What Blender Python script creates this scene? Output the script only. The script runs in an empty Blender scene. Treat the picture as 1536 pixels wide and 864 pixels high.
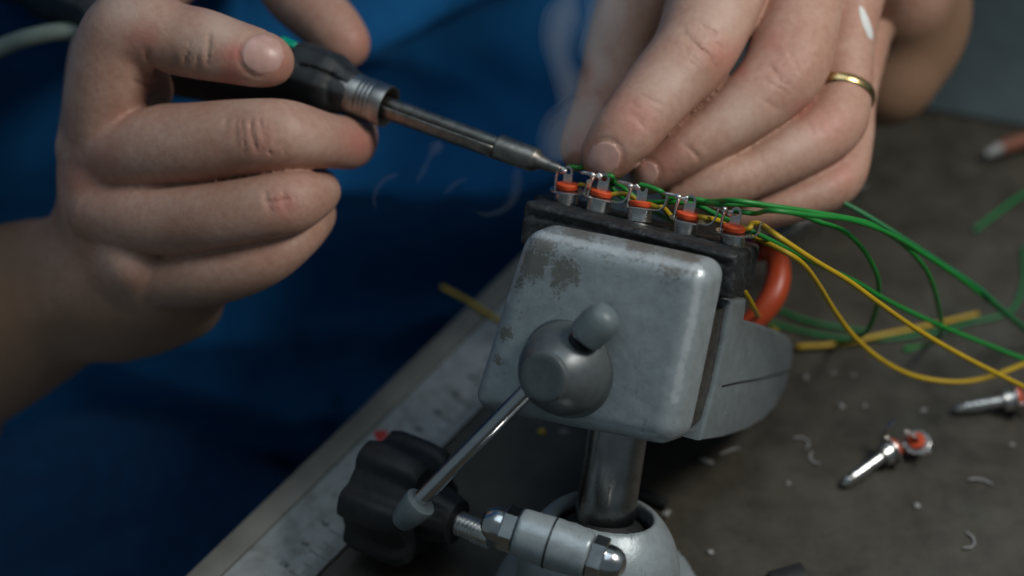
import bpy, bmesh, math, random
import numpy as np
from mathutils import Vector, Matrix

random.seed(7)
rng = np.random.default_rng(7)
scene = bpy.context.scene
COL = scene.collection
V = Vector

# ------------------------------------------------------------------ camera
FPX = 2560.0                                   # focal length in photo pixels (60 mm on 36 mm, 1536 px wide)
CAM = V((0.0, -0.453, 0.453))
PITCH = math.radians(45)
AX = V((1, 0, 0)); AU = V((0, math.sin(PITCH), math.cos(PITCH))); AF = V((0, math.cos(PITCH), -math.sin(PITCH)))
cd = bpy.data.cameras.new('camera'); cam = bpy.data.objects.new('camera', cd); COL.objects.link(cam)
cam.location = CAM; cam.rotation_euler = (math.pi / 2 - PITCH, 0, 0)
cd.lens = 60; cd.sensor_width = 36; cd.clip_start = 0.01; cd.clip_end = 20
cd.dof.use_dof = True; cd.dof.focus_distance = 0.507; cd.dof.aperture_fstop = 4.2
scene.camera = cam

# ------------------------------------------------------------------ world, lamps, exposure
w = bpy.data.worlds.new('World'); scene.world = w; w.use_nodes = True
bg = w.node_tree.nodes['Background']; bg.inputs[0].default_value = (0.62, 0.80, 0.92, 1); bg.inputs[1].default_value = 0.135

def area(name, loc, target, size, power, col):
    l = bpy.data.lights.new(name, 'AREA'); l.shape = 'RECTANGLE'; l.size = size[0]; l.size_y = size[1]
    l.energy = power; l.color = col
    o = bpy.data.objects.new(name, l); COL.objects.link(o); o.location = loc
    o.rotation_euler = (V(target) - V(loc)).to_track_quat('-Z', 'Y').to_euler()
    return o
area('bench_lamp', (0.37, -0.12, 0.52), (0.02, -0.04, 0.10), (0.17, 0.13), 1.95, (1.0, 0.95, 0.89))
area('overhead_fill', (-0.02, -0.05, 1.25), (0.02, 0.0, 0.05), (0.8, 0.9), 3.1, (0.76, 0.90, 1.0))  # added soft fill from above to lift the dark bench, no known fixture

scene.view_settings.view_transform = 'Standard'; scene.view_settings.look = 'None'
scene.view_settings.exposure = -0.12; scene.view_settings.gamma = 1
scene.render.engine = 'CYCLES'
scene.cycles.use_denoising = True; scene.cycles.use_adaptive_sampling = True; scene.cycles.adaptive_threshold = .025
scene.cycles.max_bounces = 8; scene.cycles.volume_bounces = 1
scene.cycles.caustics_reflective = False; scene.cycles.caustics_refractive = False

# ------------------------------------------------------------------ geometry helpers
def P(px, py, D):                               # a point D metres in front of the lens, along a photo pixel
    return CAM + D * (AX * ((px - 768) / FPX) + AU * ((432 - py) / FPX) + AF)
def G(px, py, z=0.0):                           # where that line of sight meets the height z
    r = AX * ((px - 768) / FPX) + AU * ((432 - py) / FPX) + AF
    return CAM + r * ((z - CAM.z) / r.z)
def on_plane(px, py, p0, n):
    r = AX * ((px - 768) / FPX) + AU * ((432 - py) / FPX) + AF
    return CAM + r * ((p0 - CAM).dot(n) / r.dot(n))
def px_of(pts):
    q = np.asarray(pts, np.float64) - np.array(CAM)
    D = q @ np.array(AF)
    return 768 + FPX * (q @ np.array(AX)) / D, 432 - FPX * (q @ np.array(AU)) / D, D

def sset(o, label=None, cat=None, group=None, kind=None):
    if label: o['label'] = label
    if cat: o['category'] = cat
    if group: o['group'] = group
    if kind: o['kind'] = kind
    return o
def finish(name, me, mat, parent=None, smooth=35):
    if mat: me.materials.append(mat)
    if smooth is not None:
        me.shade_smooth()
        if smooth < 180: me.set_sharp_from_angle(angle=math.radians(smooth))
    o = bpy.data.objects.new(name, me); COL.objects.link(o)
    if parent: o.parent = parent; o.matrix_parent_inverse = parent.matrix_world.inverted()
    return o
def empty(name, loc):
    o = bpy.data.objects.new(name, None); COL.objects.link(o); o.location = loc; o.empty_display_size = 0.01
    o.matrix_world = Matrix.Translation(loc)
    return o
def mesh_np(name, v, f):
    me = bpy.data.meshes.new(name)
    v = np.asarray(v, np.float32); f = np.asarray(f, np.int32)
    me.vertices.add(len(v)); me.vertices.foreach_set('co', v.ravel())
    me.loops.add(f.size); me.loops.foreach_set('vertex_index', f.ravel())
    me.polygons.add(len(f)); me.polygons.foreach_set('loop_start', np.arange(len(f), dtype=np.int32) * f.shape[1])
    me.update(calc_edges=True); me.validate()
    return me
def pyd(name, v, f):
    me = bpy.data.meshes.new(name); me.from_pydata([tuple(x) for x in v], [], f); me.update()
    bm = bmesh.new(); bm.from_mesh(me); bmesh.ops.recalc_face_normals(bm, faces=bm.faces); bm.to_mesh(me); bm.free()
    return me
def frame_of(axis, hint=None):
    a = V(axis).normalized(); h = V(hint) if hint is not None else (V((0, 0, 1)) if abs(a.z) < .9 else V((1, 0, 0)))
    x = (h - a * h.dot(a)).normalized(); return x, a.cross(x), a
def lathe(name, prof, p0, axis, seg=40, rmod=None, hint=None, cap=True):
    """prof: (distance along the axis, radius)"""
    x, y, a = frame_of(axis, hint); v, f = [], []; p0 = V(p0)
    for s, r in prof:
        for k in range(seg):
            t = 2 * math.pi * k / seg; rr = r * (rmod(t, s) if rmod else 1)
            v.append(p0 + a * s + (x * math.cos(t) + y * math.sin(t)) * rr)
    for i in range(len(prof) - 1):
        for k in range(seg):
            k2 = (k + 1) % seg; f.append((i * seg + k, i * seg + k2, (i + 1) * seg + k2, (i + 1) * seg + k))
    if cap:
        f.append(tuple(range(seg))[::-1]); f.append(tuple(range((len(prof) - 1) * seg, len(prof) * seg)))
    return pyd(name, v, f)
def spline(pts, n=10):
    pts = [np.array(p, float) for p in pts]; pts = [2 * pts[0] - pts[1]] + pts + [2 * pts[-1] - pts[-2]]
    out = []
    for i in range(1, len(pts) - 2):
        a, b, c, d = pts[i - 1:i + 3]
        for k in range(n):
            t = k / n
            out.append(.5 * (2 * b + (c - a) * t + (2 * a - 5 * b + 4 * c - d) * t * t + (3 * b - a - 3 * c + d) * t ** 3))
    out.append(pts[-2]); return out
def tube(name, path, r, seg=10, flat=None, hint=(0, 0, 1)):
    """path: points; r: radius or list of radii; flat scales the second section axis"""
    path = [V(p) for p in path]; n = len(path); v, f = [], []
    x = None
    for i, p in enumerate(path):
        t = (path[min(i + 1, n - 1)] - path[max(i - 1, 0)]).normalized()
        if x is None: x, _, _ = frame_of(t, hint if abs(V(hint).normalized().dot(t)) < .95 else (1, 0.3, 0))
        x = (x - t * x.dot(t)).normalized(); y = t.cross(x)
        rr = r[i] if hasattr(r, '__len__') else r; fl = flat or 1
        for k in range(seg):
            a = 2 * math.pi * k / seg; v.append(p + x * (rr * math.cos(a)) + y * (rr * fl * math.sin(a)))
    for i in range(n - 1):
        for k in range(seg):
            k2 = (k + 1) % seg; f.append((i * seg + k, i * seg + k2, (i + 1) * seg + k2, (i + 1) * seg + k))
    f.append(tuple(range(seg))[::-1]); f.append(tuple(range((n - 1) * seg, n * seg)))
    return pyd(name, v, f)
def hull8(name, front, back, bev=0.0, seg=3):
    me = pyd(name, list(front) + list(back), [(3, 2, 1, 0), (4, 5, 6, 7)] + [(k, (k + 1) % 4, 4 + (k + 1) % 4, 4 + k) for k in range(4)])
    if bev:
        bm = bmesh.new(); bm.from_mesh(me)
        bmesh.ops.bevel(bm, geom=list(bm.edges), offset=bev, segments=seg, profile=.5, affect='EDGES', clamp_overlap=True)
        bmesh.ops.recalc_face_normals(bm, faces=bm.faces); bm.to_mesh(me); bm.free()
    return me

# ------------------------------------------------------------------ signed-distance modelling (hands, castings, cloth)
def smin(a, b, k):
    h = np.clip(.5 + .5 * (b - a) / k, 0, 1); return b * (1 - h) + a * h - k * h * (1 - h)
class Field:
    def __init__(s, lo, hi, h):
        s.lo = np.array(lo, np.float64); s.h = h; s.n = np.ceil((np.array(hi) - s.lo) / h).astype(int) + 1
        s.f = np.full(s.n, 0.05, np.float32)
    def sl(s, lo, hi):
        a = np.clip(np.floor((np.array(lo) - s.lo) / s.h).astype(int), 0, s.n - 1); b = np.clip(np.ceil((np.array(hi) - s.lo) / s.h).astype(int) + 1, 1, s.n)
        return tuple(slice(i, max(j, i + 1)) for i, j in zip(a, b))
    def xyz(s, sl):
        g = [(s.lo[i] + s.h * np.arange(sl[i].start, sl[i].stop)).astype(np.float32) for i in range(3)]
        return g[0][:, None, None], g[1][None, :, None], g[2][None, None, :]
    @staticmethod
    def cone(X, Y, Z, a, b, ra, rb):
        d = np.array(b) - np.array(a); L = float(d @ d) + 1e-12
        x, y, z = X - a[0], Y - a[1], Z - a[2]
        t = np.clip((x * d[0] + y * d[1] + z * d[2]) / L, 0, 1).astype(np.float32)
        tt = t * t * (3 - 2 * t)
        return np.sqrt((x - t * d[0]) ** 2 + (y - t * d[1]) ** 2 + (z - t * d[2]) ** 2) - (ra + (rb - ra) * (.5 * t + .5 * tt))
    def chain(s, js, kin, kout, pad=0.012, gap=None):
        """js: list of (point, radius) joined as one limb, then blended into the body with kout"""
        if len(js) > 2 and kin < .013:
            dn = spline([(*j[0], j[1]) for j in js], 5); js = [(V(q[:3]), q[3]) for q in dn]; kin = .0014
        ps = np.array([tuple(j[0]) for j in js]); rs = [j[1] for j in js]; R = max(rs) + pad
        sl = s.sl(ps.min(0) - R, ps.max(0) + R); tmp = np.full(s.f[sl].shape, 0.05, np.float32)
        for i in range(len(js) - 1):
            q = max(rs[i], rs[i + 1]) + pad
            s2 = s.sl(np.minimum(ps[i], ps[i + 1]) - q, np.maximum(ps[i], ps[i + 1]) + q)
            s2 = tuple(slice(max(u.start, w_.start), min(u.stop, w_.stop)) for u, w_ in zip(s2, sl))
            loc = tuple(slice(u.start - w_.start, u.stop - w_.start) for u, w_ in zip(s2, sl))
            if any(u.stop <= u.start for u in loc): continue
            X, Y, Z = s.xyz(s2)
            tmp[loc] = smin(tmp[loc], s.cone(X, Y, Z, ps[i], ps[i + 1], rs[i], rs[i + 1]), kin)
        old = s.f[sl]; new = smin(old, tmp, kout)
        if gap:
            X, Y, Z = s.xyz(sl); p0 = ps[0]; L0 = np.linalg.norm(ps[-1] - p0)
            dist = np.sqrt((X - p0[0]) ** 2 + (Y - p0[1]) ** 2 + (Z - p0[2]) ** 2); wt = np.clip((dist - gap[0]) / .014, 0, 1)
            new = new + (gap[1] * wt * wt * (3 - 2 * wt) * np.exp(-((tmp - old) / .0036) ** 2)).astype(np.float32)
        s.f[sl] = new
    def carve(s, poly, wpx, depth, D0, D1):
        """press a fold along a photo-pixel polyline into the surface between depths D0 and D1"""
        poly = np.array(poly, float); m = wpx * 3
        cor = [P(x, y, D) for x in (poly[:, 0].min() - m, poly[:, 0].max() + m) for y in (poly[:, 1].min() - m, poly[:, 1].max() + m) for D in (D0, D1)]
        cor = np.array([tuple(c) for c in cor]); sl = s.sl(cor.min(0), cor.max(0)); X, Y, Z = s.xyz(sl)
        x, y, z = X - CAM.x, Y - CAM.y, Z - CAM.z
        D = (y * AF.y + z * AF.z); px = 768 + FPX * x / D; py = 432 - FPX * (y * AU.y + z * AU.z) / D
        best = None
        for a, b in zip(poly[:-1], poly[1:]):
            d = b - a; L = d @ d + 1e-9
            t = np.clip(((px - a[0]) * d[0] + (py - a[1]) * d[1]) / L, 0, 1)
            q = (px - a[0] - t * d[0]) ** 2 + (py - a[1] - t * d[1]) ** 2
            best = q if best is None else np.minimum(best, q)
        # fade out at both ends of the fold
        ends = np.minimum(np.hypot(px - poly[0, 0], py - poly[0, 1]), np.hypot(px - poly[-1, 0], py - poly[-1, 1]))
        fade = np.clip(ends / (wpx * 3), 0.15, 1)
        win = (D > D0) & (D < D1)
        s.f[sl] += (depth * np.exp(-best / wpx ** 2) * fade * win).astype(np.float32)
    def at(s, pts):
        q = (np.asarray(pts) - s.lo) / s.h; q = np.clip(q, 0, s.n - 1.001); i = q.astype(int); t = q - i; o = 0
        for dx in (0, 1):
            for dy in (0, 1):
                for dz in (0, 1):
                    wt = (t[:, 0] if dx else 1 - t[:, 0]) * (t[:, 1] if dy else 1 - t[:, 1]) * (t[:, 2] if dz else 1 - t[:, 2])
                    o = o + wt * s.f[i[:, 0] + dx, i[:, 1] + dy, i[:, 2] + dz]
        return o
    def mesh(s):
        f = s.f; n = np.array(f.shape); neg = f < 0; c = n - 1
        cnt = np.zeros(c, np.int8)
        for dx in (0, 1):
            for dy in (0, 1):
                for dz in (0, 1): cnt += neg[dx:c[0] + dx, dy:c[1] + dy, dz:c[2] + dz]
        ids = np.flatnonzero((cnt > 0) & (cnt < 8)); I = np.array(np.unravel_index(ids, c)).T
        acc = np.zeros((len(ids), 3)); num = np.zeros(len(ids))
        cs = [(a, b, d) for a in (0, 1) for b in (0, 1) for d in (0, 1)]
        val = {k: f[I[:, 0] + k[0], I[:, 1] + k[1], I[:, 2] + k[2]] for k in cs}
        for a in cs:
            for ax in range(3):
                if a[ax]: continue
                b = list(a); b[ax] = 1; b = tuple(b); va, vb = val[a], val[b]; m = (va < 0) != (vb < 0)
                t = np.where(m, va / np.where(m, va - vb, 1), 0)
                p = np.tile(np.array(a, float), (len(ids), 1)); p[:, ax] += t
                acc[m] += p[m]; num += m
        v = s.lo + s.h * (I + acc / num[:, None])
        faces = []
        for ax in range(3):
            o1, o2 = [(1, 2), (2, 0), (0, 1)][ax]
            A = [slice(None)] * 3; B = [slice(None)] * 3; A[ax] = slice(0, -1); B[ax] = slice(1, None)
            na, nb = neg[tuple(A)], neg[tuple(B)]; e = np.argwhere(na != nb)
            ok = (e[:, o1] > 0) & (e[:, o2] > 0) & (e[:, o1] < c[o1]) & (e[:, o2] < c[o2]); e = e[ok]
            sgn = na[e[:, 0], e[:, 1], e[:, 2]]; q = []
            for d1, d2 in ((-1, -1), (0, -1), (0, 0), (-1, 0)):
                g = e.copy(); g[:, o1] += d1; g[:, o2] += d2
                q.append(np.searchsorted(ids, np.ravel_multi_index(g.T, c)))
            q = np.array(q).T; q[~sgn] = q[~sgn][:, ::-1]; faces.append(q)
        return v, np.concatenate(faces)
def relax(v, f, it):
    e = np.concatenate([f[:, [k, (k + 1) % 4]] for k in range(4)]); n = len(v)
    cnt = np.bincount(e[:, 0], minlength=n)[:, None] + 1e-9
    for j in range(it * 2):
        acc = np.stack([np.bincount(e[:, 0], weights=v[e[:, 1], a], minlength=n) for a in range(3)], 1) / cnt
        v = v + (acc - v) * (.5 if j % 2 == 0 else -.42)
    return v
def soften(v, f, seams):
    x, y, D = px_of(v); q = np.full(len(v), 1e9)
    for poly in seams:
        for a, b in zip(poly[:-1], poly[1:]):
            d = np.array(b, float) - a; t = np.clip(((x - a[0]) * d[0] + (y - a[1]) * d[1]) / (d @ d), 0, 1)
            q = np.minimum(q, (x - a[0] - t * d[0]) ** 2 + (y - a[1] - t * d[1]) ** 2)
    wt = (.5 * np.exp(-q / 11.0 ** 2))[:, None]
    e = np.concatenate([f[:, [k, (k + 1) % 4]] for k in range(4)]); n = len(v); cnt = np.bincount(e[:, 0], minlength=n)[:, None] + 1e-9
    for j in range(10):
        acc = np.stack([np.bincount(e[:, 0], weights=v[e[:, 1], a], minlength=n) for a in range(3)], 1) / cnt; v = v + (acc - v) * wt
    return v
SEAMS = [[(1165, -10), (1130, 50), (1105, 95), (1070, 130), (1035, 165), (985, 215), (945, 250)], [(1250, 60), (1236, 118), (1205, 163), (1150, 197), (1090, 235), (1030, 270)], [(1288, 205), (1240, 250), (1180, 272), (1110, 290), (1050, 300)],
         [(215, 284), (255, 287), (330, 276), (400, 264), (460, 254), (505, 258)], [(225, 374), (280, 380), (330, 375), (400, 358), (462, 332), (500, 300)]]
def vert_normals(v, f):
    n = np.cross(v[f[:, 2]] - v[f[:, 0]], v[f[:, 3]] - v[f[:, 1]]); o = np.zeros_like(v)
    for k in range(4): np.add.at(o, f[:, k], n)
    return o / (np.linalg.norm(o, axis=1)[:, None] + 1e-12)

# ------------------------------------------------------------------ materials
class N:
    def __init__(s, name):
        s.m = bpy.data.materials.new(name); s.m.use_nodes = True; s.t = s.m.node_tree; s.b = s.t.nodes['Principled BSDF']
        s.tc = s.t.nodes.new('ShaderNodeTexCoord')
    def n(s, kind, **kw):
        o = s.t.nodes.new('ShaderNode' + kind)
        for k, v in kw.items(): setattr(o, k, v)
        return o
    def l(s, a, b): s.t.links.new(a, b)
    def noise(s, scale, detail=4, rough=.55, vec=None, dist=0.0):
        o = s.n('TexNoise'); o.inputs['Scale'].default_value = scale; o.inputs['Detail'].default_value = detail
        o.inputs['Roughness'].default_value = rough; o.inputs['Distortion'].default_value = dist
        s.l(vec or s.tc.outputs['Object'], o.inputs['Vector']); return o.outputs['Fac']
    def ramp(s, fac, stops):
        o = s.n('ValToRGB'); e = o.color_ramp.elements
        while len(e) < len(stops): e.new(.5)
        for el, (p, c) in zip(e, stops): el.position = p; el.color = (*c, 1) if len(c) == 3 else c
        s.l(fac, o.inputs[0]); return o.outputs[0]
    def mix(s, fac, a, b, mode='MIX'):
        o = s.n('Mix', data_type='RGBA', blend_type=mode)
        for sock, val in ((o.inputs[0], fac), (o.inputs[6], a), (o.inputs[7], b)):
            if hasattr(val, 'is_linked'): s.l(val, sock)
            elif isinstance(val, (int, float)): sock.default_value = val
            else: sock.default_value = (*val, 1)
        return o.outputs[2]
    def math(s, op, a, b=0.0):
        o = s.n('Math', operation=op)
        for sock, val in ((o.inputs[0], a), (o.inputs[1], b)):
            if hasattr(val, 'is_linked'): s.l(val, sock)
            else: sock.default_value = val
        return o.outputs[0]
    def bump(s, h, strength, dist, prev=None):
        o = s.n('Bump'); o.inputs['Strength'].default_value = strength; o.inputs['Distance'].default_value = dist
        s.l(h, o.inputs['Height'])
        if prev: s.l(prev, o.inputs['Normal'])
        s.l(o.outputs[0], s.b.inputs['Normal']); return o.outputs[0]
    def set(s, **kw):
        for k, v in kw.items():
            i = s.b.inputs[k.replace('_', ' ')]
            if hasattr(v, 'is_linked'): s.l(v, i)
            else: i.default_value = (*v, 1) if isinstance(v, tuple) and len(v) == 3 and i.type == 'RGBA' else v
        return s
def simple(name, col, rough=.5, metal=0.0, var=.25, scale=400, bump=.15, bdist=.0002, **kw):
    n = N(name); f = n.noise(scale, 5)
    c = n.ramp(f, [(.3, tuple(x * (1 - var) for x in col)), (.7, tuple(min(1, x * (1 + var)) for x in col))])
    r = n.noise(scale * .37, 4)
    n.set(Base_Color=c, Roughness=n.math('ADD', n.math('MULTIPLY', r, .25), rough - .12), Metallic=metal)
    if bump: n.bump(f, bump, bdist)
    for k, v in kw.items(): n.set(**{k: v})
    return n.m

def skin_material():
    n = N('skin')
    at = n.n('Attribute', attribute_name='tint'); sep = n.n('SeparateColor'); n.l(at.outputs['Color'], sep.inputs[0])
    m1 = n.noise(70, 4, .6); m2 = n.noise(420, 4, .6)
    base = n.ramp(m1, [(.28, (.45, .245, .178)), (.5, (.49, .298, .225)), (.72, (.53, .350, .270))])
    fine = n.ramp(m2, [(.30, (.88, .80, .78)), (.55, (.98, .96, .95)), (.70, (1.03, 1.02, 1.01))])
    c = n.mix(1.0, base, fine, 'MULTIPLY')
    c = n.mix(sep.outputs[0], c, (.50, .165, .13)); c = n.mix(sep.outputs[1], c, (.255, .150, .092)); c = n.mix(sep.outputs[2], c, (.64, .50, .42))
    vo = n.n('TexVoronoi', feature='DISTANCE_TO_EDGE'); vo.inputs['Scale'].default_value = 1900
    mp = n.noise(250, 2); wv = n.n('VectorMath', operation='MULTIPLY_ADD')
    n.l(n.tc.outputs['Object'], wv.inputs[0]); wv.inputs[1].default_value = (1, 1, 1); n.l(mp, wv.inputs[2])
    wv.inputs[2].default_value = (0, 0, 0)
    n.l(n.tc.outputs['Object'], vo.inputs['Vector'])
    n.set(Base_Color=c, Roughness=n.math('ADD', n.math('MULTIPLY', n.noise(300, 3), .22), .38), Subsurface_Weight=.14, Subsurface_Radius=(.0026, .0010, .0006), Subsurface_Scale=1.0)
    n.b.inputs['Specular IOR Level'].default_value = .38
    b = n.bump(vo.outputs['Distance'], .16, .00025); b = n.bump(n.noise(1300, 4, .65), .28, .00035, b); b = n.bump(n.noise(480, 3), .16, .0005, b); n.bump(n.noise(130, 2), .10, .0012, b)
    return n.m
M = {}
M['skin'] = skin_material()
M['nail'] = simple('nail', (.58, .35, .295), .34, 0, .10, 300, .06, .0002)
M['black_plastic'] = simple('black_plastic', (.012, .013, .014), .56, 0, .35, 300, .25, .0004)
M['iron_rubber'] = simple('iron_rubber', (.020, .024, .025), .55, 0, .4, 260, .3, .0003)
M['chrome'] = simple('chrome', (.62, .64, .65), .20, 1.0, .10, 200, .03, .0001)
M['column_steel'] = simple('column_steel', (.30, .30, .29), .26, 1.0, .25, 120, .05, .0001)
M['plug_metal'] = simple('plug_metal', (.72, .72, .70), .27, 1.0, .2, 600, .10, .0001)
M['solder'] = simple('solder', (.66, .65, .63), .33, 1.0, .15, 900, .25, .0002)
M['steel_dark'] = simple('steel_dark', (.26, .245, .22), .42, 1.0, .35, 350, .2, .0002)
M['steel_worn'] = simple('steel_worn', (.38, .37, .35), .38, 1.0, .3, 300, .2, .0002)
M['orange'] = simple('orange', (.72, .085, .018), .5, 0, .15, 500, .1)
M['orange_grip'] = simple('orange_grip', (.40, .055, .015), .38, 0, .12, 90, .05)
M['green_wire'] = simple('green_wire', (.010, .215, .030), .42, 0, .12, 150, .05)
M['green_dark'] = simple('green_dark', (.01, .17, .05), .45, 0, .15, 150, .05)
M['yellow_wire'] = simple('yellow_wire', (.50, .33, .015), .42, 0, .12, 150, .05)
M['gold'] = simple('gold', (.72, .53, .24), .25, 1.0, .1, 500, .1)
M['teal'] = simple('teal', (.0, .35, .20), .45)
M['grey_cap'] = simple('grey_cap', (.13, .165, .175), .42, 0, .12, 200, .08)
M['grey_cable'] = simple('grey_cable', (.16, .20, .17), .5, 0, .1, 100, .05)
M['scrap'] = simple('scrap', (.28, .29, .28), .5, 0, .2, 500, .1)
M['yellow_scrap'] = simple('yellow_scrap', (.55, .38, .03), .5)
M['brown'] = simple('brown', (.20, .07, .04), .5)
M['trousers'] = simple('trousers', (.003, .055, .165), .9, 0, .3, 200, .4, .0005)

def vise_material(name, col, wear_glint):
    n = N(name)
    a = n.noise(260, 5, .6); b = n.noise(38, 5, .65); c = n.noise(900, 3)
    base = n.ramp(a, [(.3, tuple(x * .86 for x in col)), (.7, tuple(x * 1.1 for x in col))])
    # grime with ragged edges, stronger where the casting is worn (attribute painted per corner)
    at = n.n('Attribute', attribute_name='wear_glint'); sep = n.n('SeparateColor'); n.l(at.outputs['Color'], sep.inputs[0])
    g = n.noise(620, 6, .75, dist=1.0); g2 = n.math('ADD', n.math('MULTIPLY', sep.outputs[0], .42), n.math('MULTIPLY', g, .9))
    mask = n.ramp(g2, [(.66, (0, 0, 0)), (.74, (1, 1, 1))])
    col2 = n.mix(n.math('MULTIPLY', mask, .75), base, (.15, .135, .10))
    s = n.ramp(n.noise(700, 5, .75, dist=1.2), [(.645, (0, 0, 0)), (.67, (1, 1, 1))])
    col2 = n.mix(n.math('MULTIPLY', s, .55), col2, (.05, .055, .055))
    vec = n.n('Mapping'); vec.inputs['Scale'].default_value = (90, 700, 250); vec.inputs['Rotation'].default_value = (.4, .2, .9); n.l(n.tc.outputs['Object'], vec.inputs[0])
    sc = n.ramp(n.noise(1.0, 3, .6, vec.outputs[0], 1.5), [(.66, (0, 0, 0)), (.68, (1, 1, 1))])
    col2 = n.mix(n.math('MULTIPLY', sc, .5), col2, (.50, .54, .55))
    eb = n.ramp(n.math('ADD', n.math('MULTIPLY', sep.outputs[1], .45), n.math('MULTIPLY', n.noise(420, 5, .7), .6)), [(.52, (0, 0, 0)), (.72, (1, 1, 1))])  # pale edge streaks: worn metal plus the corner highlight painted into the colour
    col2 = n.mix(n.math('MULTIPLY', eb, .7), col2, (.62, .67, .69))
    vec2 = n.n('Mapping'); vec2.inputs['Scale'].default_value = (900, 120, 160); vec2.inputs['Rotation'].default_value = (.9, .7, .2); n.l(n.tc.outputs['Object'], vec2.inputs[0])
    sc2 = n.ramp(n.noise(1.0, 3, .6, vec2.outputs[0], 2.0), [(.665, (0, 0, 0)), (.685, (1, 1, 1))]); col2 = n.mix(n.math('MULTIPLY', sc2, .45), col2, (.07, .08, .08))
    n.set(Base_Color=col2, Metallic=.30, Roughness=n.math('ADD', n.math('MULTIPLY', b, .32), .20))
    h = n.bump(a, .30, .0005); h = n.bump(mask, .4, .0003, h); h = n.bump(sc2, .4, -.0002, h); n.bump(c, .2, .0002, h)
    return n.m
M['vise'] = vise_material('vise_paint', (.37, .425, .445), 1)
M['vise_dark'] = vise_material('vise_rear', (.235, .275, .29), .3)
M['knob'] = simple('knob_paint', (.125, .145, .15), .36, .35, .12, 500, .12, .0002)

def pad_material():
    n = N('jaw_pad'); a = n.noise(900, 5, .7); b = n.noise(110, 5, .65)
    c = n.ramp(a, [(.45, (.016, .018, .019)), (.62, (.035, .04, .042)), (.72, (.12, .14, .145))])
    c2 = n.ramp(b, [(.45, (.6, .6, .6)), (.7, (1.6, 1.6, 1.6))])
    n.set(Base_Color=n.mix(1, c, c2, 'MULTIPLY'), Roughness=.5); h = n.bump(b, .5, .0012); n.bump(a, .5, .0004, h)
    return n.m
M['pad'] = pad_material()

def bench_material():
    n = N('bench_top'); a = n.noise(9, 6, .6); b = n.noise(70, 6, .65); c = n.noise(500, 4)
    base = n.ramp(a, [(.3, (.052, .044, .030)), (.55, (.056, .051, .039)), (.75, (.056, .058, .050))])
    st = n.ramp(b, [(.36, (.70, .68, .64)), (.52, (.97, .97, .95)), (.72, (1.25, 1.24, 1.2))])
    st = n.mix(1, st, n.ramp(n.noise(24, 5, .7, dist=.8), [(.36, (.78, .75, .70)), (.52, (1, 1, 1)), (.68, (1.1, 1.1, 1.1))]), 'MULTIPLY')
    col = n.mix(1, base, st, 'MULTIPLY')
    sp = n.ramp(n.noise(260, 3, .6), [(.70, (0, 0, 0)), (.74, (1, 1, 1))])
    col = n.mix(n.math('MULTIPLY', sp, .25), col, (.22, .22, .20))
    n.set(Base_Color=col, Roughness=n.math('ADD', n.math('MULTIPLY', b, .3), .33)); h = n.bump(b, .15, .001); n.bump(c, .1, .0004, h)
    return n.m
M['bench'] = bench_material()
M['edging'] = simple('bench_edging', (.17, .165, .145), .55, 0, .22, 60, .2, .0006)

def cloth_material():
    n = N('blue_cloth'); f = n.noise(60, 4); t = n.noise(1300, 3)
    c = n.ramp(f, [(.3, (.004, .084, .240)), (.7, (.005, .110, .300))])
    n.set(Base_Color=c, Roughness=.85, Sheen_Weight=.25, Sheen_Roughness=.5); n.b.inputs['Sheen Tint'].default_value = (.1, .4, .8, 1)
    n.b.inputs['Specular IOR Level'].default_value = .2
    h = n.bump(n.noise(14, 3), .4, .01); n.bump(t, .3, .0006, h)
    return n.m
M['cloth'] = cloth_material()

# ------------------------------------------------------------------ the bench
E0 = G(280, 864); E1 = G(880, 290); E0.z = E1.z = 0
EE = (E1 - E0).normalized(); EN = V((-EE.y, EE.x, 0))                 # along the edge; out over the sitter's lap
def B(e, n, z): return E0 + EE * e + EN * n + V((0, 0, z))
def slab(name, e0, e1, n0, n1, z0, z1, mat, bev=0.0, parent=None):
    fr = [B(e0, n0, z0), B(e1, n0, z0), B(e1, n1, z0), B(e0, n1, z0)]; bk = [p + V((0, 0, z1 - z0)) for p in fr]
    return finish(name, hull8(name, fr, bk, bev, 2), mat, parent, 30)
edge_w = 0.0095
bench = sset(slab('bench_top', -1.2, 1.6, -1.6, -edge_w - .0004, -.035, 0, M['bench']), kind='structure')
sset(slab('bench_edging', -1.2, 1.6, -edge_w, 0, -.036, .0012, M['edging'], .0012), kind='structure')

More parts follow.
